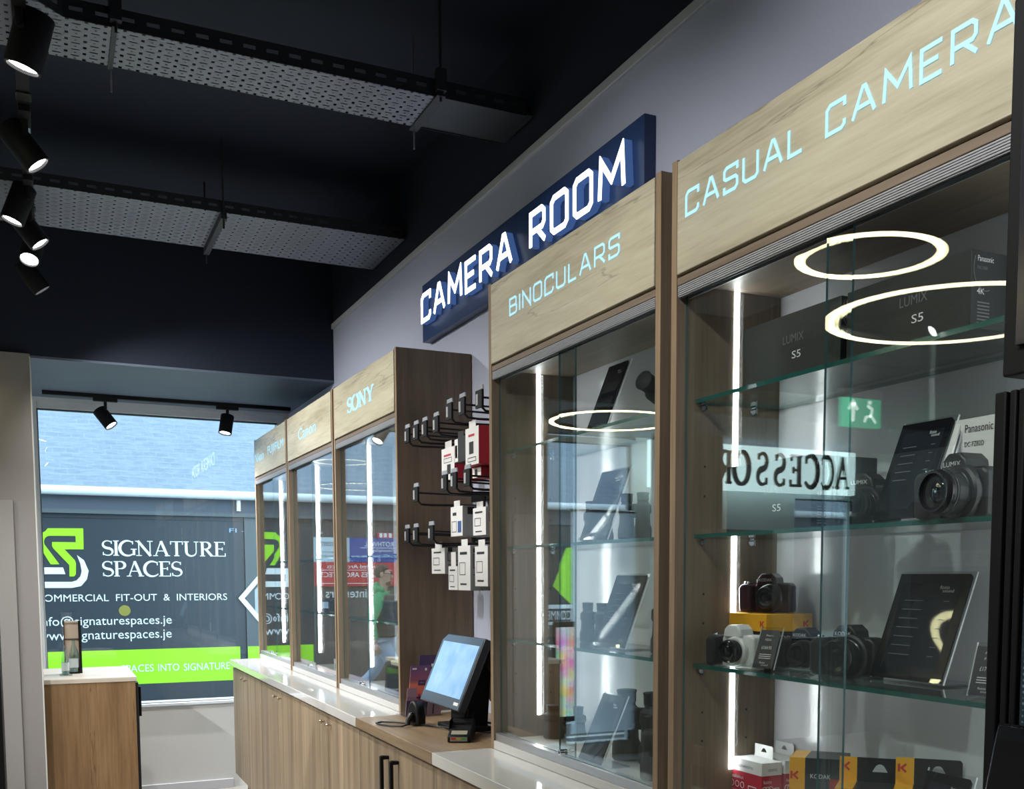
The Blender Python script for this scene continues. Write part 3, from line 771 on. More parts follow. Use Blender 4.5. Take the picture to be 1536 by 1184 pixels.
def lumix_box(label, y0, y1, z, x0=1.287, d=.19, h=.118, logo=.13):
    o = carton('camera_box', label, 'box', x0, x0+d, y0, y1, z+.0005, z+h, cm,
        [('LUMIX', logo, h*.52, .062, .016, 2), ('S5', logo+.028, h*.26, .026, .014, 3)],
        [('Panasonic', .012, h*.86, .034, .0085, 3), ('DC-S5K', .012, h*.76, .022, .0045, 2), ('4K', .012, h*.44, .016, .009, 3)],
        'dark grey camera boxes', (0, 0, 1, 0, 0, 0))
    a = MB().ribbon(arc(.030, h*.78, .026, .034, 150, 290, 14), .0006, (x0, y0-.0006, z), X_, Z_, -Y_, .0003).build('print', grey_ink, o)
    ln = MB()
    for k in range(7): ln.box(x0+.014, x0+.040, y0-.0006, y0-.0003, z+.008+k*.0052, z+.010+k*.0052)
    ln.build('print', grey_ink, o)
    return o
lumix_box('dark grey LUMIX S5 box on the top shelf, the one nearer the light strip', 1.502, 1.797, S1)
lumix_box('dark grey LUMIX S5 box on the top shelf with its end face showing', 1.205, 1.486, S1)
lumix_box('dark grey LUMIX S5 box on the middle shelf below the other two boxes', 1.575, 1.850, S2, d=.16, h=.137)

def camera(label, loc, rotz, sc=1.0, shell=None, grip=None, logo='LUMIX', lens_r=.028, lens_l=.046, hump=True, zlift=0.0, group='cameras on the glass shelves'):
    """bridge camera facing local -Y; body, grip, viewfinder hump, barrel, glass, dial, shutter button, strap lugs"""
    shell = shell or blk; grip = grip or blk_rub
    t = thing('camera', label, 'camera', loc, rotz, group); t['at'] = (0., 0., 0.)
    k = sc; XN = -X_
    def P(pts): return [(a*k, b*k) for a, b in pts]
    b = MB().prism(P([(-.060, 0), (.034, 0), (.034, .062), (.026, .072), (-.052, .072), (-.060, .064)]), (0, .022*k, 0), XN, Z_, -Y_, .040*k)
    b.build('body', shell, t, local=True, bevel=.005*k, bseg=3)
    g = MB().prism(P([(.030, 0), (.062, 0), (.064, .058), (.058, .070), (.030, .070)]), (0, .022*k, 0), XN, Z_, -Y_, .066*k)
    g.build('grip', grip, t, local=True, bevel=.010*k, bseg=3)
    if hump:
        h = MB().prism(P([(-.030, .066), (.024, .066), (.020, .084), (.010, .094), (-.014, .094), (-.026, .084)]), (0, .020*k, 0), XN, Z_, -Y_, .046*k)
        h.build('viewfinder_hump', shell, t, local=True, bevel=.004*k, bseg=3)
        if logo: MB().text(logo, (-.016*k, -.0265*k, .0745*k), X_, Z_, -Y_, .034*k, .0072*k, .0004).build('logo', white_ink, t, local=True)
    cz = .036*k; cx = .012*k; R = lens_r*k; l = lens_l*k
    lb = MB().lathe([(R*.98, 0), (R*.98, l*.30), (R*.93, l*.32), (R*.93, l*.42), (R*.98, l*.44), (R*.98, l*.86), (R*.90, l*.93), (R*.88, l), (R*.80, l), (R*.74, l*.90), (R*.50, l*.84), (R*.46, l*.80)], (cx, -.016*k, cz), (0, -1, 0), 36)
    lbo = lb.build('lens_barrel', lens_ring, t, local=True)
    MB().lathe([(R*1.28, 0), (R*1.22, .010*k), (R*1.10, .013*k)], (cx, -.017*k, cz), (0, -1, 0), 36).build('lens_collar', shell, t, local=True)
    MB().lathe([(R*.985, 0), (R*1.01, l*.03), (R*1.01, l*.07), (R*.985, l*.10)], (cx, -.016*k-l*.62, cz), (0, -1, 0), 36, caps=False).build('focus_ring', lens_ring, lbo, local=True)
    MB().lathe([(R*.885, 0), (R*.885, l*.015), (R*.80, l*.016)], (cx, -.016*k-l, cz), (0, -1, 0), 36, caps=False).build('front_ring', lens_ring, lbo, local=True)
    MB().ball((cx, -.016*k-l*.80, cz), R*.52, R*.14, R*.52, 24, 12).build('lens_glass', lens_glass, lbo, local=True)
    d = MB().cyl((-.026*k, .004*k, .070*k), (-.026*k, .004*k, .080*k), .011*k, n=24); d.build('mode_dial', blk, t, local=True, bevel=.001*k)
    s_ = MB().cyl((-.050*k, -.022*k, .068*k), (-.050*k, -.022*k, .0745*k), .0065*k, n=20); s_.build('shutter_button', chrome, t, local=True, bevel=.001*k)
    for xx in (.060, -.0645):
        MB().tube([(xx*k + .004*k*math.cos(q), .008*k, .058*k+.004*k*math.sin(q)) for q in [2*PI*i/10 for i in range(10)]], .0011*k, 6, True).build('strap_lug', chrome, t, local=True)
    return t
R_ = math.radians
CG = 'cameras on the glass shelves'
camera('black LUMIX bridge camera in front of the white box', (1.305, 1.222, S2), R_(-93), 1.08, lens_r=.033, lens_l=.056)
camera('dim black LUMIX camera on the middle shelf, left of the leaning dark panel', (1.355, 1.50, S2), R_(-76), 1.02)
camera('white and black camera on the lower shelf', (1.318, 1.845, S3+.001), R_(-76), .95, shell=white_paint, logo=None, lens_r=.0265, lens_l=.040)
camera('small black camera beside the little price card on the lower shelf', (1.400, 1.722, S3+.001), R_(-72), .92, logo='KODAK', lens_r=.027, lens_l=.042)
camera('bulky black camera with a wide lens beside the large leaning panel, lower shelf', (1.392, 1.578, S3+.001), R_(-74), 1.05, logo='KODAK', lens_r=.034, lens_l=.058)
camera('dark red and black camera on top of the yellow box', (1.433, 1.890, S3+.1135), R_(-62), .92, shell=red_paint, grip=red_paint, logo='KODAK', lens_r=.027, lens_l=.038)

satin_black = pm('satin_black_panel', (.009, .009, .011), .22, spec=.12)
def leaning_card(name, label, cat, loc, rotz, w, h, lean=.38, card=None, lines=7, logo=True, price=None, thick=.004, base=.09, group=None, frame=None, screen=True):
    """acrylic L-stand with a dark printed panel leaning back; faces local -Y"""
    t = thing(name, label, cat, loc, rotz, group); t['at'] = (0., 0., 0.)
    card = card or satin_black
    s_, c_ = math.sin(lean), math.cos(lean)
    up = Vector((0, s_, c_)); nn = Vector((0, -c_, s_))
    o = Vector((-w/2, 0, .003))
    a = MB(); a.prism([(-.003, 0), (w+.003, 0), (w+.003, h+.006), (-.003, h+.006)], o, X_, up, -nn, .003)
    a.prism([(-.003, -.002), (w+.003, -.002), (w+.003, base), (-.003, base)], Vector((-w/2, 0, 0)), X_, Y_, Z_, .003)
    a.prism([(-.003, 0), (w+.003, 0), (w+.003, .008), (-.003, .008)], o+nn*.006, X_, up, nn, .002)
    a.build('acrylic_stand', frame or g_acr, t, local=True)
    e = MB()
    for xx in (-.0036, w+.003-.0004): e.prism([(xx, 0), (xx+.001, 0), (xx+.001, h+.006), (xx, h+.006)], o, X_, up, -nn, .0032)
    e.build('polished_edge', acr_edge, t, local=True)
    p = MB().prism([(0, .001), (w, .001), (w, h-.006), (w-.006, h), (0, h)], o+nn*.0008, X_, up, nn, thick).build('panel', card, t, local=True, bevel=.0006)
    top = o+nn*(.0008+thick+.0002)
    if screen:
        MB().prism([(w*.11, h*.10), (w*.89, h*.10), (w*.89, h*.90), (w*.11, h*.90)], top, X_, up, nn, .0003).build('screen', pm('dim_screen', (.016,.018,.024), .025), p, local=True)
    ln = MB(); rnd = random.Random(int(w*1e4)+lines)
    for k in range(lines):
        v = h*(.74-.085*k)
        ln.prism([(w*.17, v), (w*(.42+.1*rnd.random()), v), (w*(.42+.05*rnd.random()), v+h*.006), (w*.17, v+h*.006)], top, X_, up, nn, .0006)
        ln.prism([(w*.72, v), (w*.80, v), (w*.80, v+h*.006), (w*.72, v+h*.006)], top, X_, up, nn, .0006)
    if lines: ln.build('print', grey_ink, p, local=True)
    if logo:
        lg = MB(); lg.text('foto', top+X_*(w*.62)+up*(h*.855), X_, up, nn, w*.13, h*.035, .0006)
        lg.text('sound', top+X_*(w*.67)+up*(h*.825), X_, up, nn, w*.15, h*.030, .0006); lg.build('logo', white_ink, p, local=True)
    if price:
        lg = MB(); lg.text(price, top+X_*(w*.24)+up*(h*.50), X_, up, nn, w*.50, h*.085, .0006)
        lg.text('FZ55', top+X_*(w*.34)+up*(h*.72), X_, up, nn, w*.3, h*.05, .0006); lg.text('Pixpro', top+X_*(w*.34)+up*(h*.82), X_, up, nn, w*.36, h*.06, .0006)
        for k in range(3): lg.prism([(w*.2, h*(.36-.05*k)), (w*.8, h*(.36-.05*k)), (w*.8, h*(.375-.05*k)), (w*.2, h*(.375-.05*k))], top, X_, up, nn, .0006)
        lg.text('foto', top+X_*(w*.30)+up*(h*.13), X_, up, nn, w*.28, h*.05, .0006); lg.text('sound', top+X_*(w*.42)+up*(h*.07), X_, up, nn, w*.34, h*.05, .0006)
        lg.build('print', white_ink, p, local=True)
    return t
Wt = R_(-90)
leaning_card('tablet_display', 'large black tablet price display leaning on the lower shelf, brightest screen edge', 'tablet', (1.385, 1.423, S3+.001), Wt, .174, .206, .365, group='leaning black displays')
leaning_card('tablet_display', 'black tablet price display leaning in front of the white box on the middle shelf', 'tablet', (1.300, 1.362, S2+.001), Wt, .118, .182, .38, lines=5, group='leaning black displays')
leaning_card('tablet_display', 'slim black display panel leaning on the top shelf of the binoculars cabinet', 'tablet', (1.310, 2.482, S1+.001), Wt, .108, .188, .38, lines=0, group='leaning black displays')
leaning_card('tablet_display', 'black display panel leaning on the middle shelf of the binoculars cabinet', 'tablet', (1.305, 2.492, S2+.001), Wt, .150, .200, .36, lines=0, group='leaning black displays')
leaning_card('tablet_display', 'black display panel leaning on the lower shelf of the binoculars cabinet', 'tablet', (1.335, 2.455, S3+.001), Wt, .165, .203, .36, lines=6, group='leaning black displays')
leaning_card('tablet_display', 'black display panel in a clear stand on the cabinet floor in front of large binoculars', 'tablet', (1.272, 2.452, DECK+.001), Wt, .125, .200, .42, lines=0, group='leaning black displays')
leaning_card('tablet_display', 'black tablet at the bottom edge beside the film boxes', 'tablet', (1.315, 1.290, DECK+.001), Wt, .10, .172, .30, lines=0, screen=True, card=blk_g, group='leaning black displays')
card_d = pm('dark_price_card', (.035, .037, .045), .5)
leaning_card('price_card', 'small dark price card in a clear holder between the white and black cameras', 'price card', (1.302, 1.738, S3+.001), R_(-78), .052, .083, .34, card=card_d, lines=0, logo=False, price='£164.95', thick=.001, base=.04, screen=False, group='price cards')
leaning_card('price_card', 'small dark price card reading £174 beside the black frame on the lower shelf', 'price card', (1.310, 1.178, S3+.001), R_(-80), .050, .082, .30, card=card_d, lines=0, logo=False, price='£174.95', thick=.001, base=.04, screen=False, group='price cards')

# white camera carton behind the bridge camera
o = carton('camera_box', 'white camera box lettered Panasonic behind the bridge camera', 'box', 1.362, 1.47, 1.172, 1.300, S2+.001, S2+.167, [white_card, black_ink],
   [('Panasonic', .022, .143, .058, .013, 1), ('DC-FZ82D', .022, .120, .040, .008, 1), ('4K', .022, .100, .020, .008, 1)], [], 'camera boxes')
mb = MB()
for k in range(2):
    mb.ribbon([(0, 0), (.012, 0), (.012, .010), (0, .010)], .0006, (1.3614, 1.278-k*.020, S2+.078), RY, Z_, NX, .0003, True)
    mb.ribbon([(.003, .003), (.006, .007), (.009, .003)], .0006, (1.3614, 1.278-k*.020, S2+.078), RY, Z_, NX, .0003)
mb.build('print', black_ink, o)
leaning_card('acrylic_stand_card', 'white card leaning between the dark panel and the white box', 'price card', (1.308, 1.294, S2+.001), Wt, .012, .17, .36, card=white_card, lines=0, logo=False, screen=False, group=None)

# yellow and black carton under the dark red camera
def kmark(o, origin, r, u, n, s_):
    mb = MB(); mb.ribbon([(0, 0), (0, 1*s_)], .14*s_, origin, r, u, n, .0004)
    mb.ribbon([(.85*s_, 1*s_), (.3*s_, .5*s_), (.85*s_, 0)], .13*s_, origin, r, u, n, .0004)
    return mb.build('emblem', red_ink, o)
o = thing('camera_box', 'yellow and black camera box under the dark red camera', 'box', (1.433, 1.887, S3), 0, 'yellow and black boxes'); o['at'] = (0., 0., 0.)
MB().box(-.061, .060, -.068, .068, .0008, .074).build('box_body', black_card, o, local=True, bevel=.001)
MB().box(-.063, .062, -.070, .070, .074, .112).build('box_lid', yel_card, o, local=True, bevel=.001)
kmark(o, (-.0635, -.050, .084), RY, Z_, NX, .013); kmark(o, (.038, -.0705, .084), X_, Z_, -Y_, .013)
MB().text('PIXPRO FZ55', (-.045, -.0686, .056), X_, Z_, -Y_, .08, .009, .0004).build('print', white_ink, o, local=True)

def hang_carton(label, loc, rotz, w, d, h, kind, tab=True, group='film boxes on the cabinet floor'):
    """small carton with a punched hanging tab, front to local -Y"""
    t = thing('film_box', label, 'box', loc, rotz, group); t['at'] = (0., 0., 0.)
    if kind == 'red':
        MB().box(-w/2, w/2, -d/2, d/2, 0, h*.70).build('box_body', red_card, t, local=True, bevel=.0008)
        MB().box(-w/2, w/2, -d/2, d/2, h*.70, h).build('box_top_band', white_card, t, local=True, bevel=.0008)
        p = MB()
        for i, (f, r) in enumerate(((Vector((-w/2, -d/2-.0005, 0)), X_), (Vector((w/2+.0005, -d/2, 0)), Y_))):
            L_ = w if i == 0 else d; n = -Y_ if i == 0 else X_
            p.text('AGFAPHOTO', f+r*(L_*.30)+Z_*(h*.80), r, Z_, n, L_*.45, h*.06, .0003)
        p.build('print', black_ink, t, local=True)
        p = MB()
        for i, (f, r) in enumerate(((Vector((-w/2, -d/2-.0005, 0)), X_), (Vector((w/2+.0005, -d/2, 0)), Y_))):
            L_ = w if i == 0 else d; n = -Y_ if i == 0 else X_
            p.text('Realishot', f+r*(L_*.08)+Z_*(h*.52), r, Z_, n, L_*.4, h*.08, .0003)
            for q in range(3): p.ribbon(arc(0, 0, h*.07, h*.07, 0, 360, 16)[:-1], h*.008, f+r*(L_*(.14+.15*q))+Z_*(h*.38), r, Z_, n, .0003, True)
            p.ribbon([(0, 0), (L_*.22, 0), (L_*.22, h*.26), (0, h*.26)], h*.01, f+r*(L_*.62)+Z_*(h*.14), r, Z_, n, .0003, True)
            for q in range(3): p.text('photo print kit', f+r*(L_*.08)+Z_*(h*(.22-.06*q)), r, Z_, n, L_*.4, h*.035, .0003)
        p.build('print', white_ink, t, local=True)
        tabm = white_card
    else:
        MB().box(-w*.22, w/2, -d/2, d/2, 0, h).build('box_body', black_card, t, local=True, bevel=.0008)
        MB().box(-w/2, -w*.22-.0001, -d/2, d/2, 0, h).build('yellow_side', yel_card, t, local=True, bevel=.0008)
        kmark(t, (-w*.46, -d/2-.0006, h*.70), X_, Z_, -Y_, w*.14)
        p = MB(); p.text('KODAK', (-w*.12, -d/2-.0006, h*.72), X_, Z_, -Y_, w*.36, h*.06, .0003); p.text('FULL HD', (0, -d/2-.0006, h*.2), X_, Z_, -Y_, w*.3, h*.08, .0003)
        p.build('print', white_ink, t, local=True)
        MB().box(w*.22, w*.42, -d/2-.0008, -d/2-.0003, h*.42, h*.72).build('print', red_ink, t, local=True)
        tabm = black_card
    if tab:
        # tab: a plate with a euro slot cut through, made of four pieces round the slot
        y = d/2-.0012; th = .0012; hw = w*.5 if kind != 'red' else w*.26; H = h*.42 if kind != 'red' else h*.30
        x0 = -w*.22 if kind != 'red' else -hw
        cx = (x0+hw)/2; sw, s0, s1 = (hw-x0)*.17, H*.42, H*.68
        m_ = MB(); P0 = (0, y, h)
        m_.prism([(x0, 0), (hw, 0), (hw, s0), (x0, s0)], P0, X_, Z_, -Y_, th)
        m_.prism([(x0, s0), (cx-sw, s0), (cx-sw*.5, s1), (cx-sw*.5, H), (x0, H)], P0, X_, Z_, -Y_, th)
        m_.prism([(cx+sw, s0), (hw, s0), (hw, H*.9), (hw-.004, H), (cx+sw*.5, H), (cx+sw*.5, s1)], P0, X_, Z_, -Y_, th)
        m_.prism([(cx-sw*.5, s1), (cx-sw*.2, s1+H*.06), (cx+sw*.2, s1+H*.06), (cx+sw*.5, s1), (cx+sw*.5, H), (cx-sw*.5, H)], P0, X_, Z_, -Y_, th)
        m_.build('hang_tab', tabm, t, local=True)
        if kind != 'red':
            MB().box(-w/2, -w*.22-.0002, y-th, y, h, h+H).build('yellow_tab_side', yel_card, t, local=True)
            kmark(t, (-w*.45, y-th-.0004, h+H*.45), X_, Z_, -Y_, w*.13)
    return t
hang_carton('red box with white top and hang tab, in front at the light strip', (1.412, 1.908, DECK+.001), R_(-90), .128, .055, .096, 'red')
hang_carton('red box with a white top and hang tab, standing behind the other red box', (1.470, 1.905, DECK+.001), R_(-90), .128, .050, .098, 'red')
hang_carton('yellow and black film box without a tab, right of the red boxes', (1.388, 1.655, DECK+.001), R_(-47), .110, .09, .145, 'yellow', tab=False)
hang_carton('yellow and black film box with a hang tab, just right of the glass edge', (1.372, 1.495, DECK+.001), R_(-47), .118, .08, .112, 'yellow')
hang_carton('yellow and black film box with hang tab, behind the one by the glass edge', (1.425, 1.400, DECK+.001), R_(-47), .118, .08, .118, 'yellow')
hang_carton('low yellow and black film box in front at the bottom edge', (1.305, 1.465, DECK+.001), R_(-47), .090, .055, .104, 'yellow', tab=False)

# binoculars
def binoculars(label, loc, rotz, h=.15, r=.026, lying=False, group='binoculars in the cabinet'):
    t = thing('binoculars', label, 'binoculars', loc, rotz, group); t['at'] = (0., 0., 0.)
    sep = r*1.28
    ax = Vector((0, -math.cos(.30), math.sin(.30))) if lying else Vector((0, 0, 1)); base = Vector((0, h*.45, r)) if lying else Vector((0, 0, 0))
    for s_ in (-1, 1):
        o = base + X_*sep*s_
        MB().lathe([(r*.90, 0), (r, h*.03), (r, h*.22), (r*.86, h*.30), (r*.80, h*.52), (r*.95, h*.58), (r*.92, h*.72), (r*.62, h*.78), (r*.60, h*.82)], o, ax, 28).build('barrel', blk_rub, t, local=True)
        MB().lathe([(r*.60, h*.82), (r*.66, h*.83), (r*.66, h*.95), (r*.72, h*.99), (r*.60, h)], o, ax, 24).build('eyecup', blk_m, t, local=True)
        MB().cyl(o-ax*-.001, o+ax*.002, r*.84, n=24).build('objective_lens', lens_glass, t, local=True)
    c = base + ax*(h*.52)
    MB().tube([c-X_*sep*.8, c, c+X_*sep*.8], r*.34, 10).build('bridge', blk_m, t, local=True)
    MB().cyl(base+ax*(h*.60), base+ax*(h*.76), r*.32, n=20).build('focus_wheel', blk_m, t, local=True)
    return t
binoculars('black binoculars lying at the right end of the top shelf in the binoculars cabinet', (1.385, 2.195, S1+.001), R_(-70), .17, .034, lying=True)
binoculars('black binoculars standing right of the display panel on the middle shelf', (1.300, 2.262, S2+.001), R_(-75), .112, .022)
binoculars('black binoculars at the right end of the middle shelf, half behind the oak post', (1.330, 2.125, S2+.001), R_(-75), .110, .022)
binoculars('tall black binoculars at the right end of the lower shelf', (1.37, 2.200, S3+.001), R_(-80), .150, .028)
binoculars('large black binoculars standing behind the clear stand on the cabinet floor', (1.430, 2.455, DECK+.001), R_(-75), .195, .040)
binoculars('black binoculars at the right end of the cabinet floor', (1.345, 2.185, DECK+.001), R_(-70), .160, .031)
binoculars('low black binoculars at the left end of the cabinet floor', (1.420, 2.900, DECK+.001), R_(-60), .105, .033)
binoculars('black binoculars at the left of the lower shelf', (1.43, 2.72, S3+.001), R_(-75), .115, .024)
binoculars('black binoculars at the left of the middle shelf', (1.43, 2.70, S2+.001), R_(-75), .125, .024)

# far cabinets: a few goods in each
leaning_card('tablet_display', 'pale display panel leaning on the lower shelf of the cabinet by the window', 'tablet', (1.31, 6.45, S3+.001), Wt, .16, .19, .38, lines=0, group='leaning displays in the far cabinets')
leaning_card('tablet_display', 'pale display panel leaning on the floor of the cabinet by the window', 'tablet', (1.31, 6.45, DECK+.001), Wt, .16, .22, .38, lines=0, group='leaning displays in the far cabinets')
camera('black camera on the lower shelf of the Canon cabinet, nearer the light strip', (1.36, 5.55, S3+.001), R_(-60), 1.0, logo=None, group='cameras in the far cabinets')
camera('black camera on the lower shelf of the Canon cabinet, nearer the SONY cabinet', (1.36, 5.28, S3+.001), R_(-60), 1.0, logo=None, group='cameras in the far cabinets')
carton('camera_box', 'red box with a white carton in front at the foot of the Canon cabinet', 'box', 1.37, 1.47, 5.12, 5.40, DECK+.001, DECK+.13, [red_card, white_card], group='boxes in the far cabinets')
carton('camera_box', 'white carton standing in front of the red box', 'box', 1.29, 1.36, 5.13, 5.33, DECK+.001, DECK+.085, [white_card, black_ink], [('EOS', .03, .04, .06, .02, 1)], group='boxes in the far cabinets')
carton('camera_box', 'white carton on top of the red box', 'box', 1.38, 1.46, 5.14, 5.25, DECK+.1315, DECK+.19, [white_card, black_ink], group='boxes in the far cabinets')
carton('camera_box', 'black box on the lower shelf of the SONY cabinet', 'box', 1.31, 1.44, 4.05, 4.52, S3+.001, S3+.085, [char2, white_ink], group='boxes in the far cabinets')
o = thing('camera_bag', 'black camera bag with a pale top on the SONY cabinet floor', 'bag', (1.37, 4.25, DECK+.001), 0)
MB().prism([(-.22, 0), (.20, 0), (.19, .11), (.16, .1255), (-.16, .1255), (-.19, .11)], (1.30, 4.25, DECK+.001), RY, Z_, X_, .15).build('bag_body', blk_rub, o, bevel=.012, bseg=3)
MB().box(1.30, 1.43, 4.17, 4.36, DECK+.1265, DECK+.148).build('bag_top', pm('beige_card', (.62,.58,.45), .6), o, bevel=.004)

# ================================================================== TILL ALCOVE
# slotted rails on the wall carry the hooks
for i, z in enumerate((2.020, 1.785, 1.630)):
    t = MB().box(1.518, 1.5355, 3.06, 3.95, z-.022, z+.004).build('wall_rail', blk_m, bevel=.001)
    tag(t, ('top', 'middle', 'lowest')[i] + ' black rail on the alcove wall carrying display hooks', 'rail')
holder_white = pm('label_white', (.42, .43, .45), .4)
clear_flag = pm('frosted_flag', (.34, .36, .40), .35)
wire = pm('black_wire', (.02, .02, .022), .35, .4)
HROWS = [(2.006, (3.901, 3.795, 3.694, 3.569)), (2.032, (3.43, 3.307, 3.151)), (1.777, (3.805,)), (1.795, (3.486, 3.391, 3.264)), (1.627, (3.918, 3.811, 3.634))]
HN = {2.006: 'on the top row', 2.032: 'on the raised part of the top row', 1.777: 'alone at the far end of the middle row', 1.795: 'on the middle row', 1.627: 'on the lowest row'}
ORD = ('farthest', 'second', 'third', 'fourth')
for z, ys in HROWS:
    for k, y in enumerate(ys):
        nm = f'black wire hook {HN[z]}' + ('' if len(ys) == 1 else f', {ORD[k]} from the window')
        t = thing('display_hook', nm, 'hook', (1.518, y, z), 0, 'display hooks in the till alcove')
        MB().tube([(1.518, y, z-.035), (1.30, y, z-.040), (1.262, y, z-.038), (1.250, y, z-.026)], .0042, 8).build('prong', wire, t)
        MB().tube([(1.518, y, z), (1.27, y, z+.004), (1.248, y, z+.004)], .0034, 8).build('label_arm', wire, t)
        MB().box(1.512, 1.5178, y-.012, y+.012, z-.045, z+.010).build('back_plate', blk_m, t, bevel=.001)
        h = MB(); h.box(1.238, 1.246, y-.028, y+.028, z-.030, z+.026); hb = h.build('label_holder', blk_m, t, bevel=.0015)
        MB().box(1.2368, 1.2380, y+.004, y+.020, z-.020, z+.014).build('label', holder_white, hb)
        MB().prism([(-.028, .026), (.028, .026), (.024, .040), (-.024, .040)], (1.242, y, z), RY, Z_, X_, .004).build('frosted_flag', clear_flag, hb)
def hung(label, y0, y1, z0, z1, x0, x1, mats, faces, prints=(), tab=None, group='packs hanging in the till alcove', tilt=.0):
    t = thing('hanging_pack', label, 'pack', ((x0+x1)/2, (y0+y1)/2, z1), 0, group)
    b = MB().box(x0, x1, y0, y1, z0, z1)
    for i, mi in enumerate(faces): b.m[i] = mi
    o = b.build('pack_body', mats, t, bevel=.001)
    if tab is not None:
        MB().box(x0+.002, x0+.0032, y0+(y1-y0)*.25, y1-(y1-y0)*.25, z1, z1+tab).build('hang_tab', mats[faces[5]], t)
    for kind, face, u0, u1, v0, v1, mi in prints:
        p = MB(); w, h = (y1-y0), (z1-z0); d = x1-x0
        if face == 'x': O, r, L_, n = Vector((x0-.0005, y1, z0)), RY, w, NX
        else: O, r, L_, n = Vector((x0, y0-.0005, z0)), X_, d, -Y_
        a, b_ = u0*L_, u1*L_
        if kind == 'bar': p.prism([(a, v0*h), (b_, v0*h), (b_, v1*h), (a, v1*h)], O, r, Z_, n, .0004)
        elif kind == 'box': p.ribbon([(a, v0*h), (b_, v0*h), (b_, v1*h), (a, v1*h)], .0010, O, r, Z_, n, .0004, True)
        elif kind == 'ring': p.ribbon(arc((a+b_)/2, (v0+v1)/2*h, (b_-a)/2, (b_-a)/2, 20, 340, 14), .0016, O, r, Z_, n, .0004)
        elif kind == 'sq': p.prism([(a, v0*h), (b_, v0*h), (b_, v0*h+(b_-a)), (a, v0*h+(b_-a))], O, r, Z_, n, .0004)
        p.build('print', mats[mi], t)
    return t
grey_pack = pm('grey_pack_card', (.36, .37, .38), .55)
blue_ink = pm('blue_ink', (.05, .11, .32), .4)
pack_w = [white_card, grey_pack, black_ink, blue_ink]
W6 = (1, 0, 1, 1, 1, 0)
W6 = (1, 1, 1, 1, 1, 0)
pk = [('bar', 'x', .18, .75, .80, .86, 2), ('box', 'x', .15, .60, .35, .62, 2), ('bar', 'x', .2, .7, .12, .16, 2), ('ring', 'y', .58, .86, .10, .30, 2), ('box', 'y', .1, .5, .5, .8, 2), ('bar', 'y', .1, .8, .34, .36, 2), ('sq', 'y', .1, .24, .84, .9, 2)]
hung('red and white pack hanging nearest the oak post, upper row', 3.238, 3.36, 1.838, 1.962, 1.272, 1.40, [white_card, red_card, black_ink], (1, 1, 1, 1, 1, 0), [('bar', 'x', .3, .62, .30, .62, 2), ('bar', 'x', .25, .7, .76, .82, 1), ('box', 'x', .2, .8, .10, .2, 2)], .022)
hung('black pack hanging between the two red and white packs', 3.385, 3.50, 1.862, 1.948, 1.285, 1.40, [char2, blue_ink, white_ink], (0, 0, 0, 0, 0, 0), [('bar', 'x', .02, .30, .05, .95, 2), ('bar', 'x', .06, .24, .2, .7, 1)], .020)
hung('white and red pack hanging farthest from the oak post, upper row', 3.545, 3.68, 1.815, 1.93, 1.300, 1.42, [white_card, red_card, black_ink], (1, 1, 1, 1, 1, 0), [('bar', 'x', .45, .72, .18, .48, 2), ('bar', 'x', .2, .75, .74, .8, 1), ('box', 'x', .2, .8, .55, .68, 2)], .024)
hung('small white pack with a red side hanging below the red and white pack', 3.29, 3.37, 1.800, 1.835, 1.30, 1.40, [white_card, red_card, black_ink], (1, 1, 1, 1, 1, 0), [('bar', 'x', .3, .6, .2, .8, 2)], None)
hung('white pack with a blue printed plug hanging below the middle row', 3.455, 3.575, 1.610, 1.715, 1.295, 1.42, pack_w, W6, [('bar', 'x', .62, .9, .12, .5, 3), ('bar', 'x', .2, .5, .7, .8, 2), ('box', 'x', .12, .5, .15, .5, 2), ('sq', 'y', .15, .35, .72, .9, 2)], .020)
hung('white pack hanging nearest the oak post below the middle row', 3.262, 3.380, 1.607, 1.700, 1.305, 1.43, pack_w, W6, pk, .020)
hung('white pack hanging below the lowest row, farthest from the oak post', 3.600, 3.745, 1.478, 1.572, 1.280, 1.40, pack_w, W6, pk, .022)
hung('white pack hanging lowest of all, behind the one beside the oak post', 3.495, 3.590, 1.420, 1.505, 1.290, 1.42, pack_w, W6, pk, .05)
hung('white pack with a recycling mark hanging below the lowest row beside the oak post', 3.370, 3.490, 1.420, 1.575, 1.290, 1.40, pack_w, W6, pk, .022)
hung('white pack tucked against the oak post below the lowest row', 3.235, 3.352, 1.435, 1.570, 1.300, 1.42, pack_w, W6, pk, .022)
t = MB().box(1.480, 1.535, 3.07, 3.30, 1.375, 1.445).build('cable_box', blk_m, bevel=.003)
tag(t, 'black socket box on the alcove wall below the white packs', 'box')

# till screen
t = thing('till_screen', 'touch till with a tilted pale blue screen on the oak worktop', 'till', (1.285, 3.46, CTOP+.0005))
lean = math.atan2(.092, .222); s_, c_ = math.sin(lean), math.cos(lean)
up = Vector((s_, 0, c_)); nn = Vector((-c_, 0, s_)); O = Vector((1.205, 3.672, 1.018)); Wd, Hd = .400, .262
case = MB().prism([(0, 0), (Wd, 0), (Wd, Hd), (.040, Hd), (0, Hd-.026)], O, RY, up, -nn, .028).build('screen_case', pm('graphite_case', (.045,.055,.07), .35), t, bevel=.003)
MB().prism([(.004, .003), (Wd-.004, .003), (Wd-.004, Hd-.004), (.041, Hd-.004), (.004, Hd-.027)], O+nn*.0002, RY, up, nn, .0015).build('bezel', pm('grey_bezel', (.085,.12,.165), .12), case)
scr_m, nt_, b_ = nmat('till_display'); b_.inputs['Roughness'].default_value = .12
tc = nt_.nodes.new('ShaderNodeNewGeometry'); nz = nt_.nodes.new('ShaderNodeTexNoise'); nz.inputs['Scale'].default_value = 14; nz.inputs['Detail'].default_value = 5
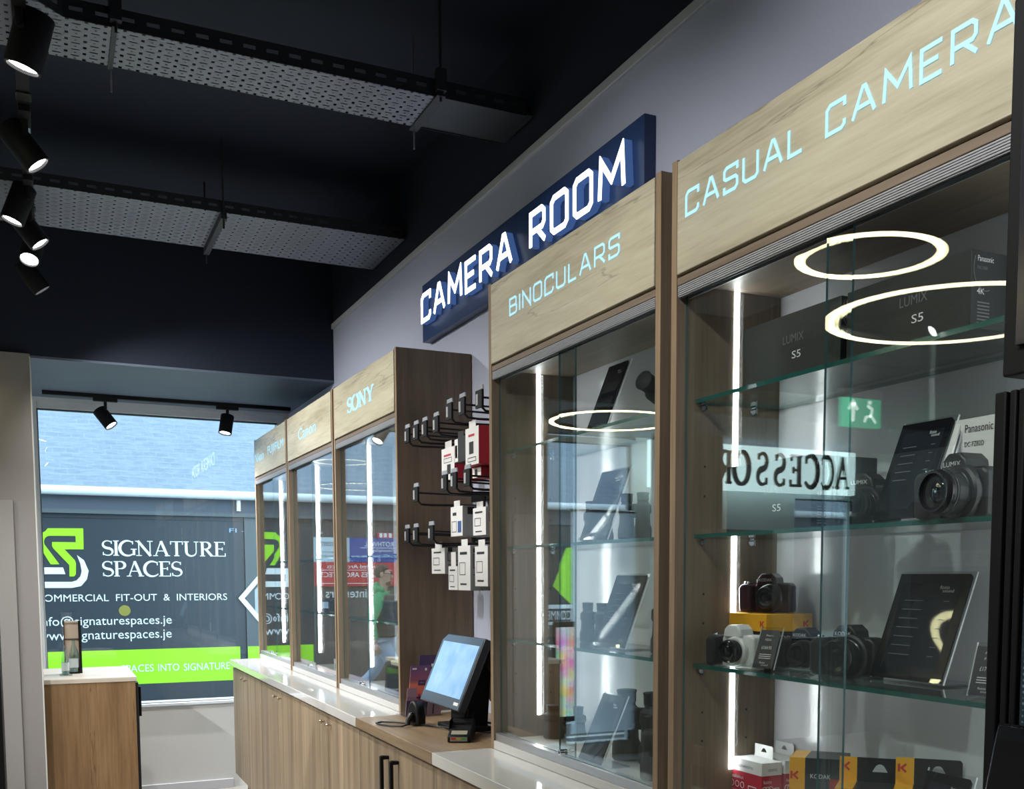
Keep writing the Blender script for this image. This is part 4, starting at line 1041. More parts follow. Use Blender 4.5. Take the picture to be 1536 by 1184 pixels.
rp = nt_.nodes.new('ShaderNodeValToRGB'); rp.color_ramp.elements[0].position = .35; rp.color_ramp.elements[0].color = (.20, .39, .62, 1)
rp.color_ramp.elements[1].position = .72; rp.color_ramp.elements[1].color = (.34, .53, .72, 1)
nt_.links.new(tc.outputs['Position'], nz.inputs['Vector']); nt_.links.new(nz.outputs['Fac'], rp.inputs[0])
nt_.links.new(rp.outputs[0], b_.inputs['Emission Color']); b_.inputs['Emission Strength'].default_value = .72; b_.inputs['Base Color'].default_value = (.01, .012, .015, 1)
MB().prism([(.022, .040), (Wd-.022, .040), (Wd-.022, Hd-.030), (.022, Hd-.030)], O+nn*.0018, RY, up, nn, .0006).build('display', scr_m, case)
MB().prism([(Wd-.062, .016), (Wd-.018, .016), (Wd-.018, .027), (Wd-.062, .027)], O+nn*.0018, RY, up, nn, .0006).build('status_label', white_ink, case)
b = MB().prism([(0, 0), (.20, 0), (.20, .13), (.07, .13), (.0, .08)], (1.232, 3.56, CTOP+.0006), RY, X_, Z_, .016); b.build('base', blk_m, t, bevel=.003)
b = MB().prism([(1.27, CTOP+.012), (1.36, CTOP+.012), (1.372, 1.13), (1.330, 1.20), (1.312, 1.19), (1.275, 1.10)], (0, 3.53, 0), X_, Z_, -Y_, .14); b.build('stand', blk_m, t, bevel=.006)
b = MB().prism([(1.355, 1.225), (1.372, 1.235), (1.452, 1.02), (1.435, 1.01)], (0, 3.56, 0), X_, Z_, -Y_, .24); cd = b.build('customer_display', blk, t, bevel=.002)
MB().tube([(1.32, 3.46, .99), (1.36, 3.42, .955), (1.42, 3.36, .945), (1.50, 3.30, 1.0), (1.53, 3.28, 1.05)], .004, 8).build('power_cable', blk, t)
t2 = thing('receipt_printer', 'black receipt printer standing behind the till screen beside the oak post', 'printer', (1.44, 3.165, CTOP+.0005))
MB().box(1.375, 1.510, 3.075, 3.215, CTOP+.0006, CTOP+.135).build('printer_body', blk_m, t2, bevel=.006)
MB().box(1.373, 1.3755, 3.10, 3.19, CTOP+.095, CTOP+.101).build('paper_slot', pm('paper_slot', (.10,.10,.11), .3), t2)
# scanner on a small foot with its cable
t = thing('barcode_scanner', 'black handheld barcode scanner standing on the oak worktop with a curled cable', 'scanner', (1.165, 3.600, CTOP+.0005))
prof = [(0, 0), (.026, 0), (.030, .008), (.031, .045), (.027, .070), (.017, .086), (.006, .0915), (0, .0915)]
c0 = Vector((1.168, 3.605, CTOP+.0006))
sh = MB(); sh.prism([(-.029, .0), (.029, .0), (.0305, .040), (.026, .066), (.016, .084), (0, .091), (-.016, .084), (-.026, .066), (-.0305, .040)], c0+Vector((-.016, 0, 0)), Vector((.35, -.937, 0)), Z_, Vector((.937, .35, 0)), .042)
sh.build('scanner_head', blk, t, bevel=.008, bseg=3, smooth=50)
MB().prism([(-.012, .012), (.012, .012), (.010, .050), (-.010, .050)], c0+Vector((-.0165, -.002, 0)), Vector((.35, -.937, 0)), Z_, Vector((-.937, -.35, 0)), .008).build('trigger_grip', blk_g, t, bevel=.003)
MB().tube([c0+Vector((-.020, -.006, .040)), c0+Vector((-.036, -.016, .022)), c0+Vector((-.040, -.020, .006))], [.011, .010, .008], 10).build('grip_neck', blk, t)
cab_pts = [c0+Vector((-.040, -.020, .008))]
for q in range(13):
    a = math.radians(-60+300*q/12); cab_pts.append(Vector((1.062+.050*math.cos(a)*.5, 3.640+.075*math.sin(a)*.9, CTOP+.0045)))
cab_pts = [c0+Vector((-.040, -.020, .008)), (1.105, 3.575, CTOP+.005), (1.072, 3.600, CTOP+.005), (1.047, 3.650, CTOP+.005), (1.046, 3.700, CTOP+.005), (1.075, 3.720, CTOP+.005), (1.115, 3.690, CTOP+.005), (1.150, 3.640, CTOP+.005), (1.20, 3.545, CTOP+.005), (1.222, 3.43, CTOP+.012), (1.236, 3.30, CTOP+.018), (1.30, 3.24, CTOP+.015), (1.37, 3.22, CTOP+.02)]
MB().tube(cab_pts, .0032, 8).build('cable', blk, t)
# card terminal
t = thing('card_terminal', 'black card payment terminal lying on the oak worktop in front of the till', 'card terminal', (1.205, 3.24, CTOP+.0005), R_(-27)); t['at'] = (0., 0., 0.)
b = MB().prism([(-.085, 0), (.085, 0), (.085, .058), (.045, .060), (.0, .040), (-.060, .030), (-.085, .022)], (-.037, 0, 0), Y_, Z_, X_, .074); b.build('terminal_body', blk_m, t, local=True, bevel=.005)
MB().prism([(-.078, .0245), (-.050, .0325), (-.050, .0335), (-.078, .0255)], (-.026, 0, .0012), Y_, Z_, X_, .052).build('keypad', pm('keypad_keys', (.35,.33,.25), .4), t, local=True)
for k, c in enumerate(((.5, .03, .04), (.5, .35, .05), (.05, .30, .12))):
    MB().box(-.024+.017*k, -.010+.017*k, -.0868, -.0845, .010, .016).build('key', pm(f'key_colour_{k}', c, .4), t, local=True)
MB().box(-.028, .028, -.0862, -.0848, .0045, .0185).build('key_strip', pm('silver_strip', (.35,.35,.33), .3, .6), t, local=True)
MB().prism([(.012, .0475), (.075, .0605), (.075, .0615), (.012, .0485)], (-.028, 0, 0), Y_, Z_, X_, .056).build('terminal_screen', blk_g, t, local=True)
MB().box(-.040, -.0372, -.02, .08, .028, .062).build('side_wing', blk, t, local=True, bevel=.002)
MB().tube([(.02, .085, .03), (.03, .105, .075), (.01, .125, .085), (0, .14, .02)], .003, 8).build('cable', blk, t, local=True)
# leaflets leaning against the SONY cabinet
def grad(name, stops):
    mt, nt, b = nmat(name); b.inputs['Roughness'].default_value = .35
    g = nt.nodes.new('ShaderNodeTexCoord'); sp = nt.nodes.new('ShaderNodeSeparateXYZ'); r = nt.nodes.new('ShaderNodeValToRGB')
    nt.links.new(g.outputs['Generated'], sp.inputs[0]); nt.links.new(sp.outputs[2], r.inputs[0])
    els = r.color_ramp.elements
    els[0].position, els[0].color = stops[0][0], (*stops[0][1], 1); els[1].position, els[1].color = stops[-1][0], (*stops[-1][1], 1)
    for p, c in stops[1:-1]: q = els.new(p); q.color = (*c, 1)
    nt.links.new(r.outputs[0], b.inputs['Base Color']); return mt
sunset = grad('sunset_print', [(0, (.075,.07,.12)), (.26, (.075,.07,.12)), (.27, (.42,.16,.24)), (.45, (.75,.16,.14)), (.62, (.80,.24,.14)), (.70, (.35,.12,.20)), (1, (.16,.09,.22))])
violet = pm('violet_print', (.075, .045, .12), .4); pinkish = pm('mauve_print', (.36, .22, .30), .4)
t = thing('leaflet_holder', 'clear leaflet holder against the SONY cabinet side', 'leaflet holder', (1.26, 3.88, CTOP+.0005))
MB().box(1.195, 1.345, 3.822, 3.950, CTOP+.0006, CTOP+.0036).build('holder_base', g_acr, t)
MB().prism([(1.195, 0), (1.345, 0), (1.345, .075), (1.195, .075)], (0, 3.822, CTOP+.0036), X_, Z_, Y_, .002).build('holder_front', g_acr, t)
def leaflet(label, x0, x1, z0, z1, y0, mt, lean=.10, prints=()):
    t = thing('leaflet', label, 'leaflet', ((x0+x1)/2, y0, z0), 0, 'leaflets in the clear holder')
    up = Vector((.12, lean, 1)).normalized(); h = z1-z0
    MB().prism([(0, 0), (x1-x0, 0), (x1-x0, h), (0, h)], (x0, y0, z0), X_, up, Y_, .003).build('sheet', mt, t)
    for kind, u, v, w, hh, pmt in prints:
        o = Vector((x0, y0, z0))+X_*u*(x1-x0)+up*v*h
        p = MB()
        if kind == 'bar': p.prism([(0, 0), (w*(x1-x0), 0), (w*(x1-x0), hh*h), (0, hh*h)], o, X_, up, -Y_, .0004)
        else: p.text(kind, o, X_, up, -Y_, w*(x1-x0), hh*h, .0005)
        p.build('print', pmt, t)
    return t
leaflet('violet leaflet standing tallest at the back of the clear holder', 1.255, 1.335, CTOP+.004, CTOP+.235, 3.870, violet, .16, [('bar', .62, .80, .14, .05, white_ink)])
leaflet('leaflet with an orange sunset print in the clear holder', 1.210, 1.290, CTOP+.004, CTOP+.196, 3.842, sunset, .12, [('bar', .08, .925, .22, .03, white_ink), ('bar', .72, .90, .1, .05, white_ink), ('bar', .42, .60, .36, .11, violet), ('bar', .5, .645, .2, .025, pinkish), ('bar', .48, .27, .05, .16, violet), ('bar', .36, .34, .28, .035, violet), ('bar', .28, .15, .06, .03, white_ink), ('bar', .5, .12, .06, .03, white_ink), ('bar', .44, .19, .06, .03, white_ink)])
leaflet('mauve leaflet in front at the left of the clear holder', 1.197, 1.235, CTOP+.004, CTOP+.112, 3.829, pinkish, .08, [('bar', .0, .0, 1.0, .55, violet)])
leaflet('pale mauve leaflet low at the right of the clear holder', 1.285, 1.34, CTOP+.004, CTOP+.085, 3.832, pinkish, .05, [('bar', .35, .05, .12, .8, violet)])

# bottles and open box on the dark desk
t = thing('bottle_display_box', 'open wooden box with black side holding a bottle on the dark desk', 'display box', (.128, 6.62, .9145))
zb = .9145
MB().box(.066, .136, 6.640, 6.652, zb, zb+.300).build('back_board', pm('pale_ply', (.62,.50,.40), .5), t)
MB().box(.136, .150, 6.600, 6.652, zb, zb+.300).build('black_side', blk_m, t)
MB().box(.060, .066, 6.632, 6.652, zb, zb+.300).build('brown_side', pm('brown_side', (.10,.06,.04), .5), t)
MB().box(.060, .136, 6.632, 6.652, zb+.290, zb+.300).build('top_edge', pm('pale_ply_edge', (.70,.62,.52), .5), t)
MB().box(.066, .136, 6.585, 6.640, zb, zb+.006).build('floor_board', blk_m, t)
MB().tube([(.062, 6.636, zb+.195), (.136, 6.636, zb+.195)], .0025, 8).build('cross_bar', blk_m, t)
def bottle(label, c, h, r):
    t = thing('glass_bottle', label, 'bottle', c, 0, 'glass bottles on the desk')
    MB().lathe([(r*.9, 0), (r, h*.04), (r, h*.55), (r*.80, h*.66), (r*.36, h*.82), (r*.33, h*.97), (r*.40, h*.975), (r*.40, h)], c, Z_, 28).build('bottle_glass', g_bottle, t)
    MB().lathe([(r*.80, h*.03), (r*.84, h*.10), (r*.80, h*.12)], c, Z_, 24).build('glass_foot', pm('thick_glass_foot', (.20,.34,.34), .05), t)
    MB().lathe([(r*1.008, h*.14), (r*1.008, h*.42)], c, Z_, 28, caps=False).build('label', pm('pale_label', (.55,.62,.62), .4), t)
bottle('glass bottle inside the open wooden box', (.108, 6.612, zb+.0065), .19, .0255)
bottle('slim glass bottle standing left of the open wooden box', (.062, 6.535, zb), .165, .020)
t = MB().box(.030, .095, 6.455, 6.500, zb, zb+.008).build('glass_coaster', g_bottle, bevel=.002)
tag(t, 'small flat glass slab in front of the slim bottle on the dark desk', 'coaster')

# ================================================================== BLACK FRAME AT THE RIGHT EDGE
t = thing('display_tower', 'tall black grooved display stand on the near worktop at the right edge', 'stand', (1.15, .76, CTOP+.0005))
XA = 1.10
MB().box(XA+.008, 1.20, .56, .985, CTOP+.001, 1.705).build('frame_panel', blk_m, t, bevel=.002)
for yy, w in ((.9760, .018), (.9560, .010), (.9420, .010)):
    MB().box(XA, XA+.0085, yy-w/2, yy+w/2, CTOP+.001, 1.705).build('moulding', blk_m, t, bevel=.002)
fab, nt_, b_ = nmat('dotted_blue_fabric')
g_ = nt_.nodes.new('ShaderNodeNewGeometry'); vo = nt_.nodes.new('ShaderNodeTexVoronoi'); vo.inputs['Scale'].default_value = 130; vo.inputs['Randomness'].default_value = .15
rr = nt_.nodes.new('ShaderNodeValToRGB'); rr.color_ramp.elements[0].position = .22; rr.color_ramp.elements[0].color = (.22, .32, .40, 1); rr.color_ramp.elements[1].position = .34; rr.color_ramp.elements[1].color = (.022, .045, .065, 1)
nt_.links.new(g_.outputs['Position'], vo.inputs['Vector']); nt_.links.new(vo.outputs['Distance'], rr.inputs[0]); nt_.links.new(rr.outputs[0], b_.inputs['Base Color']); b_.inputs['Roughness'].default_value = .8
MB().box(XA-.001, XA+.010, .60, .930, CTOP+.001, 1.60).build('fabric_face', fab, t, bevel=.003)
up_ = MB().box(XA+.008, 1.20, .56, .982, 1.725, 2.19).build('upper_panel', blk_m, t, bevel=.003)
MB().box(XA+.001, XA+.008, .62, .958, 1.76, 2.12).build('upper_screen', pm('dark_screen', (.030,.032,.042), .2), up_, bevel=.002)
MB().box(XA+.04, 1.17, .60, .72, 1.704, 1.726).build('spacer_post', blk_m, t)
t = thing('phone_display', 'glossy black phone leaning on its stand in front of the black frame', 'phone', (1.065, .93, CTOP+.0005))
UP_ = Vector((.185, -.04, .98)).normalized()
b = MB().prism([(0, 0), (.072, 0), (.072, .352), (0, .352)], (1.0335, .968, CTOP+.004), RY, UP_, UP_.cross(RY).normalized()*-1, .010); b.build('phone_body', blk_g, t, bevel=.004)
MB().box(1.040, 1.092, .905, .960, CTOP+.0006, CTOP+.006).build('stand_base', blk_m, t, bevel=.001)
MB().cyl((1.0505, .912, CTOP+.270), (1.0495, .912, CTOP+.2705), .004, n=12).build('camera_dot', white_ink, t)

# ================================================================== THE STREET OUTSIDE
YH = 13.0; GZ = -.10
asph = pm('asphalt', (.10, .10, .105), .8, bump=.2, bscale=90, var=.2)
struct('ground', asph, (-14, 14, YF+.2, 30, GZ-.2, GZ))
struct('road_marking', pm('road_paint', (.7, .7, .68), .6), (-12, 10, 9.0, 9.1, GZ, GZ+.004), (-12, 10, 9.9, 9.97, GZ, GZ+.004))
slate = pm('slate_blue_roof', (.50, .58, .64), .45)
mt, nt, b = nmat('slate_roof'); N = nt.nodes.new; L = nt.links.new
g = N('ShaderNodeNewGeometry'); mp = N('ShaderNodeMapping'); mp.inputs['Scale'].default_value = (7, 16, 16); L(g.outputs['Position'], mp.inputs['Vector'])
n1 = N('ShaderNodeTexNoise'); n1.inputs['Scale'].default_value = 1.1; n1.inputs['Detail'].default_value = 5; n1.inputs['Distortion'].default_value = .6; L(mp.outputs[0], n1.inputs['Vector'])
bk = N('ShaderNodeTexBrick'); bk.inputs['Scale'].default_value = 3.6; bk.inputs['Mortar Size'].default_value = .03; bk.inputs['Mortar Smooth'].default_value = .6
bk.inputs['Color1'].default_value = (.168, .210, .262, 1); bk.inputs['Color2'].default_value = (.145, .186, .236, 1); bk.inputs['Mortar'].default_value = (.185, .228, .278, 1)
tcu = N('ShaderNodeTexCoord'); mpu = N('ShaderNodeMapping'); mpu.inputs['Rotation'].default_value = (0, 0, 0); L(tcu.outputs['Object'], mpu.inputs['Vector'])
sw_ = N('ShaderNodeSeparateXYZ'); L(mpu.outputs[0], sw_.inputs[0]); cb = N('ShaderNodeCombineXYZ'); L(sw_.outputs[0], cb.inputs[0]); L(sw_.outputs[2], cb.inputs[1]); L(cb.outputs[0], bk.inputs['Vector'])
mx = N('ShaderNodeMix'); mx.data_type = 'RGBA'; mx.blend_type = 'MULTIPLY'; mx.inputs[0].default_value = .75
rm = N('ShaderNodeValToRGB'); rm.color_ramp.elements[0].position = .32; rm.color_ramp.elements[0].color = (.66, .71, .78, 1); rm.color_ramp.elements[1].position = .66; rm.color_ramp.elements[1].color = (1, 1, 1, 1)
L(n1.outputs['Fac'], rm.inputs[0]); L(bk.outputs['Color'], mx.inputs[6]); L(rm.outputs[0], mx.inputs[7]); L(mx.outputs[2], b.inputs['Base Color'])
b.inputs['Roughness'].default_value = .45
bp = N('ShaderNodeBump'); bp.inputs['Strength'].default_value = .5; bp.inputs['Distance'].default_value = .02; L(n1.outputs['Fac'], bp.inputs['Height']); L(bp.outputs[0], b.inputs['Normal'])
slate = mt
hoard = pm('dark_blue_grey_hoarding', (.034, .043, .054), .35, var=.15, bscale=1.3)
hoard2 = pm('hoarding_return', (.095, .115, .125), .5, var=.1, bscale=2)
fascia = pm('fascia_grey', (.075, .090, .115), .5)
lime = pm('lime_vinyl', (.36, .80, .015), .4); vinyl = pm('white_vinyl', (.86, .90, .90), .4)
t = thing('shop_building', 'dark slate-roofed shop across the street with white and lime SIGNATURE SPACES lettering', 'building', (.5, YH+1, GZ))
MB().box(-.42, 2.095, YH, YH+.3, GZ, 2.21).build('front_panel', hoard, t)
MB().box(-9, -.421, YH, YH+.3, GZ, 2.21).build('front_panel', pm('dark_mauve_render', (.060,.055,.060), .6, var=.15, bscale=2), t)
MB().box(2.10, 2.42, YH-.03, YH+.3, GZ, 2.21).build('end_column', hoard2, t)
MB().box(2.42, 7, YH, YH+.3, GZ, 2.21).build('front_panel', hoard, t)
MB().box(-9, 7, YH-.05, YH+.3, 2.212, 2.372).build('fascia', fascia, t)
MB().box(-9, 7, YH-.065, YH-.05, 2.166, 2.212).build('fascia_strip', hoard2, t)
MB().box(-9, 7, YH-.012, YH-.002, 2.12, 2.166).build('drip_shadow_board', hoard, t)
mb = MB().prism([(YH-.12, 2.375), (YH-.10, 2.455), (YH+5.2, 6.2), (YH+5.2, 6.0), (YH+.2, 2.40)], (-10, 0, 0), Y_, Z_, X_, 18); mb.build('roof', slate, t)
MB().cyl((-10, YH-.15, 2.41), (8, YH-.15, 2.41), .050, n=14).build('gutter', pm('white_gutter', (.74,.78,.80), .4), t)
MB().cyl((2.03, YH-.09, 2.36), (2.03, YH-.09, 2.235), .024, n=14).build('downpipe', vinyl, t)
MB().box(1.86, 2.06, YH+1.75, YH+1.78, 3.66, 3.69).build('roof_vent', vinyl, t)
yv = YH-.003
MB().box(-.40, 2.02, YH-.004, YH-.0005, .225, .625).build('lime_band', lime, t)
MB().box(2.105, 2.43, YH-.036, YH-.0305, .225, .625).build('lime_band', lime, t)
mb = MB(); fx, fu, fn = X_, Z_, -Y_
green = [(-.47,1.78), (-.46,1.885), (-.40,1.955), (-.30,1.998), (.357,2.002), (.354,1.768), (.161,1.766), (.262,1.645), (.271,1.613), (.266,1.490), (.250,1.466), (.201,1.464), (.203,1.592), (.052,1.781), (.038,1.802), (.04,1.846), (.277,1.847), (.28,1.916), (.028,1.914)]
mb.prism([(.003,1.996),(.357,2.002),(.357,1.916),(.277,1.916),(.02,1.914),(-.03,1.955)], (0, yv, 0), fx, fu, fn, .004)
mb.prism([(.277,1.9165),(.357,1.9165),(.354,1.768),(.277,1.768)], (0, yv, 0), fx, fu, fn, .004)
mb.prism([(.04,1.846),(.2765,1.846),(.2765,1.768),(.161,1.766),(.05,1.775),(.038,1.80)], (0, yv, 0), fx, fu, fn, .004)
mb.prism([(.0505,1.7745),(.161,1.7655),(.262,1.645),(.203,1.592)], (0, yv, 0), fx, fu, fn, .004)
mb.prism([(.2033,1.5915),(.2615,1.6445),(.271,1.613),(.266,1.490),(.250,1.466),(.201,1.464)], (0, yv, 0), fx, fu, fn, .004)
lw_ = arc(.02, 1.845, .115, .128, 93, 214, 12)
li_ = arc(.02, 1.845, .060, .068, 93, 214, 12)
for i in range(len(lw_)-1): mb.prism([lw_[i], lw_[i+1], li_[i+1], li_[i]], (0, yv, 0), fx, fu, fn, .006)
mb.prism([lw_[-1], li_[-1], (.104,1.600), (.017,1.599)], (0, yv, 0), fx, fu, fn, .004)
mb.build('emblem', lime, t)
mb = MB()
mb.prism([(-.105,1.565),(.139,1.565),(.160,1.491),(-.105,1.491)], (0, yv, 0), fx, fu, fn, .004)
mb.prism([(-.16,1.565),(-.106,1.565),(-.106,1.338),(-.16,1.338)], (0, yv, 0), fx, fu, fn, .004)
mb.prism([(-.1055,1.406),(.22,1.405),(.22,1.337),(-.1055,1.338)], (0, yv, 0), fx, fu, fn, .004)
oa = [(.2205,1.337),(.315,1.357),(.376,1.432),(.397,1.528),(.354,1.646),(.284,1.704)]; ib = [(.2205,1.405),(.27,1.420),(.31,1.465),(.326,1.525),(.314,1.613),(.284,1.703)]
for i in range(5): mb.prism([oa[i], oa[i+1], ib[i+1], ib[i]], (0, yv, 0), fx, fu, fn, .004)
mb.build('emblem', vinyl, t)
mb = MB(); serif_text(mb, 'SIGNATURE', (.545, yv, 1.700), X_, Z_, -Y_, 1.345, .172, .003)
serif_text(mb, 'SPACES', (.540, yv, 1.465), X_, Z_, -Y_, .850, .174, .003); mb.build('lettering', vinyl, t)
def sans(s_, x0, x1, z0, z1, mat=None, nm='lettering', y=yv):
    return MB().text(s_, (x0, y, z0), X_, Z_, -Y_, x1-x0, z1-z0, .003).build(nm, mat or vinyl, t)
sans('COMMERCIAL  FIT-OUT  &  INTERIORS', -.145, 1.885, 1.185, 1.264)
sans('info@signaturespaces.je', -.125, 1.257, .885, 1.020)
sans('www.signaturespaces.je', -.135, 1.252, .722, .850)
sans('SPACES', .70, 1.045, .366, .450, y=YH-.006); sans('INTO', 1.095, 1.325, .364, .448, y=YH-.006); sans('SIGNATURE', 1.375, 1.895, .360, .444, y=YH-.006)
sans('FI - SERVICES', 1.93, 2.75, 1.985, 2.035, mat=pm('pale_blue_vinyl', (.32,.45,.66), .4))
MB().ribbon([(2.30, 1.50), (2.045, 1.205), (2.30, .885)], .028, (0, YH-.036, 0), X_, Z_, -Y_, .004).build('chevron', vinyl, t)
MB().prism([(2.30, 1.42), (2.20, 1.30), (2.20, 1.02), (2.30, .93)], (0, YH-.034, 0), X_, Z_, -Y_, .002).build('pale_notice', pm('pale_notice', (.40,.46,.52), .5), t)

# boards farther along the same front (hidden by the pier, seen mirrored in the cabinet glass)
t2 = thing('estate_boards', 'stack of blue, pale and red business boards on the building front', 'sign boards', (-1, YH-.03, 1.2))
yb = YH-.05
def board(nm, x0, x1, z0, z1, mt, lines):
    o = MB().box(x0, x1, yb, YH-.001, z0, z1).build(nm, mt, t2, bevel=.004)
    p = MB()
    for s_, a, b_, z, h in lines: p.text(s_, (a, yb-.002, z), X_, Z_, -Y_, b_-a, h, .002)
    return o, p
o, p = board('blue_board', -1.545, -.86, 1.642, 1.945, pm('royal_blue_board', (.020,.060,.30), .4), [('ROTHWELL', -1.45, -1.05, 1.84, .060), ('Consulting Engineers', -1.45, -1.08, 1.765, .040), ('57 La Motte Street, St Helier, Jersey', -1.50, -.88, 1.695, .038)])
p.box(-1.47, -1.0, yb-.003, yb, 1.820, 1.826); p.build('print', vinyl, o)
o, p = board('pale_board', -.86, -.437, 1.642, 1.945, pm('pale_blue_board', (.50,.60,.66), .4), [('interim', -.70, -.48, 1.84, .07), ('property consultants', -.72, -.47, 1.75, .03), ('www.jersey', -.72, -.47, 1.70, .03)]); p.build('print', pm('slate_ink', (.12,.16,.2), .5), o)
o, p = board('red_board', -1.515, -.435, 1.342, 1.640, pm('signal_red_board', (.52,.020,.030), .4), [('Chartered Architects', -1.35, -.60, 1.565, .050), ('SOCRATES ARCHITECTS', -1.42, -.47, 1.455, .062)])
p.box(-1.42, -.46, yb-.003, yb, 1.540, 1.546); p.box(-1.42, -.46, yb-.003, yb, 1.375, 1.382); p.build('print', vinyl, o)
o = MB().box(-1.455, -1.245, yb, YH-.001, 1.9455, 2.015).build('crest_board', red_card, t2)
p = MB()
for xx in (-1.41, -1.345, -1.29): p.box(xx-.018, xx+.018, yb-.003, yb, 1.955, 2.008)
p.build('print', vinyl, o)
p = MB().text('interiors', (-1.08, YH-.003, 1.20), X_, Z_, -Y_, .49, .105, .003); p.build('lettering', vinyl, t2)
MB().box(-.62, -.50, YH-.006, YH-.002, 1.07, 1.15).build('notice', pm('notice_grey', (.45,.5,.55), .5), t2)
# contractor front farther left
t3 = thing('contractor_front', 'dark shop front with a lime arrow and CONTRACTOR lettering farther along the street', 'shop front', (-4.2, YH-.02, 0))
yc = YH-.02
MB().box(-5.6, -3.1, yc, YH-.003, GZ, 2.115).build('front_panel', pm('black_front', (.022,.026,.032), .4), t3)
MB().prism([(-3.67, 1.33), (-4.0, 1.06), (-4.33, 1.33), (-4.0, 1.86), (-3.90, 1.86)], (0, yc-.003, 0), X_, Z_, -Y_, .004).build('lime_arrow', lime, t3)
p = MB()
p.text('a', (-3.56, yc-.003, 1.30), X_, Z_, -Y_, .26, .40, .003); p.text('C', (-3.40, yc-.003, 1.10), X_, Z_, -Y_, .1, .12, .003)
p.box(-5.2, -3.31, yc-.004, yc, 1.022, 1.077); p.box(-5.2, -3.31, yc-.004, yc, .80, .842)
p.text('CONTRACTOR  .  COMMERCIAL', (-4.9, yc-.003, .868), X_, Z_, -Y_, 1.62, .125, .003)
p.text('347', (-3.62, yc-.003, .555), X_, Z_, -Y_, .32, .23, .003); p.text('01534', (-4.2, yc-.003, .555), X_, Z_, -Y_, .5, .23, .003)
p.text('enquiries@interiors.je', (-4.6, yc-.003, .43), X_, Z_, -Y_, 1.30, .11, .003)
p.build('lettering', vinyl, t3)
# cloth added for the pale haze in the binoculars glass; digital screen beside it
bl, nt_, b_ = nmat('haze_cloth'); b_.inputs['Base Color'].default_value = (.80, .86, .92, 1); b_.inputs['Roughness'].default_value = .9
tl = nt_.nodes.new('ShaderNodeBsdfTranslucent'); tl.inputs[0].default_value = (.80, .88, .96, 1); ms = nt_.nodes.new('ShaderNodeMixShader'); ms.inputs[0].default_value = .9
nt_.links.new(b_.outputs[0], ms.inputs[1]); nt_.links.new(tl.outputs[0], ms.inputs[2]); nt_.links.new(ms.outputs[0], nt_.nodes['Material Output'].inputs[0])
t = thing('haze_banner', 'added pale cloth in the second shop window, mirrored as haze in cabinet glass', 'banner', (-1.68, YF-.06, 1.95))
MB().add([(-1.83, YF-.053, .20), (-1.24, YF-.053, .20), (-1.24, YF-.053, 1.98), (-1.83, YF-.053, 1.98)], [(0, 1, 2, 3)]).build('banner_cloth', bl, t)
MB().cyl((-1.84, YF-.053, 1.99), (-1.23, YF-.053, 1.99), .012, n=12).build('banner_rod', alu, t)
t = thing('poster_screen', 'portrait screen showing a colourful picture on a black stand at the shop front', 'screen', (-.93, 7.0, 0), R_(0))
MB().box(-1.035, -.835, 6.985, 7.02, .38, 1.13).build('screen_case', blk_m, t, bevel=.006)
pic, nt_, b_ = nmat('colourful_picture'); g = nt_.nodes.new('ShaderNodeNewGeometry'); n = nt_.nodes.new('ShaderNodeTexNoise'); n.inputs['Scale'].default_value = 9; n.inputs['Detail'].default_value = 3
hs = nt_.nodes.new('ShaderNodeHueSaturation'); hs.inputs['Saturation'].default_value = 2.2
nt_.links.new(g.outputs['Position'], n.inputs['Vector']); nt_.links.new(n.outputs['Color'], hs.inputs['Color']); nt_.links.new(hs.outputs[0], b_.inputs['Emission Color']); b_.inputs['Emission Strength'].default_value = .8
MB().box(-1.02, -.85, 6.982, 6.985, .42, 1.09).build('picture', pic, t)
MB().cyl((-.935, 7.0, .02), (-.935, 7.0, .38), .03, n=16).build('pole', blk_m, t); MB().cyl((-.935, 7.0, .0), (-.935, 7.0, .02), .16, n=32).build('foot', blk_m, t)

# far side of the shop, seen only as reflections
t = thing('accessories_sign', 'backlit pale sign with raised letters ACCESSORIES above the far windows', 'sign', (-3.3, 7.3, 2.2), 0)
MB().box(-3.98, -1.87, 7.30, 7.36, 2.185, 2.560).build('backlit_panel', acc_em, t)
bm_ = pm('bronze_letter', (.10, .095, .07), .4, .3)
p = MB(); G = serif_glyphs(.09, .04)
for k, ch in enumerate('ACCESSORIES'):
    for pts, hw in G[ch][1]: p.ribbon(pts, hw, (-3.90+k*.183, 7.2995, 2.235), X_*.185, Z_*.275, -Y_, .02)
p.build('raised_letters', bm_, t)
t = thing('exit_sign', 'green hanging emergency exit sign with a white running figure and arrow', 'exit sign', (-1.98, 5.0, 2.55))
MB().box(-2.14, -1.84, 5.0, 5.04, 2.375, 2.545).build('green_face', exit_em, t)
MB().box(-2.15, -1.83, 4.995, 5.045, 2.546, 2.60).build('housing', white_lam, t)
p = MB(); o_ = (-2.12, 4.9995, 2.385)
p.ribbon([(.02, .02), (.06, .06), (.05, .10), (.09, .12)], .009, o_, X_, Z_, -Y_, .002); p.ribbon([(.06, .06), (.10, .05), (.11, .02)], .009, o_, X_, Z_, -Y_, .002); p.prism(arc(.07, .140, .013, .013, 0, 330, 11), o_, X_, Z_, -Y_, .002)
p.ribbon([(.20, .02), (.20, .13)], .012, o_, X_, Z_, -Y_, .002); p.ribbon([(.165, .09), (.20, .14), (.235, .09)], .010, o_, X_, Z_, -Y_, .002)
p.build('pictogram', exit_w, t)
for xx in (-2.08, -1.90): MB().cyl((xx, 5.02, 2.60), (xx, 5.02, ZC-.002), .003, n=6).build('hanging_rod', steel_dark, t)
t = thing('game_display', 'grey freestanding merchandise panel with a strip lettered INZONE', 'display', (-2.75, 4.6, 0))
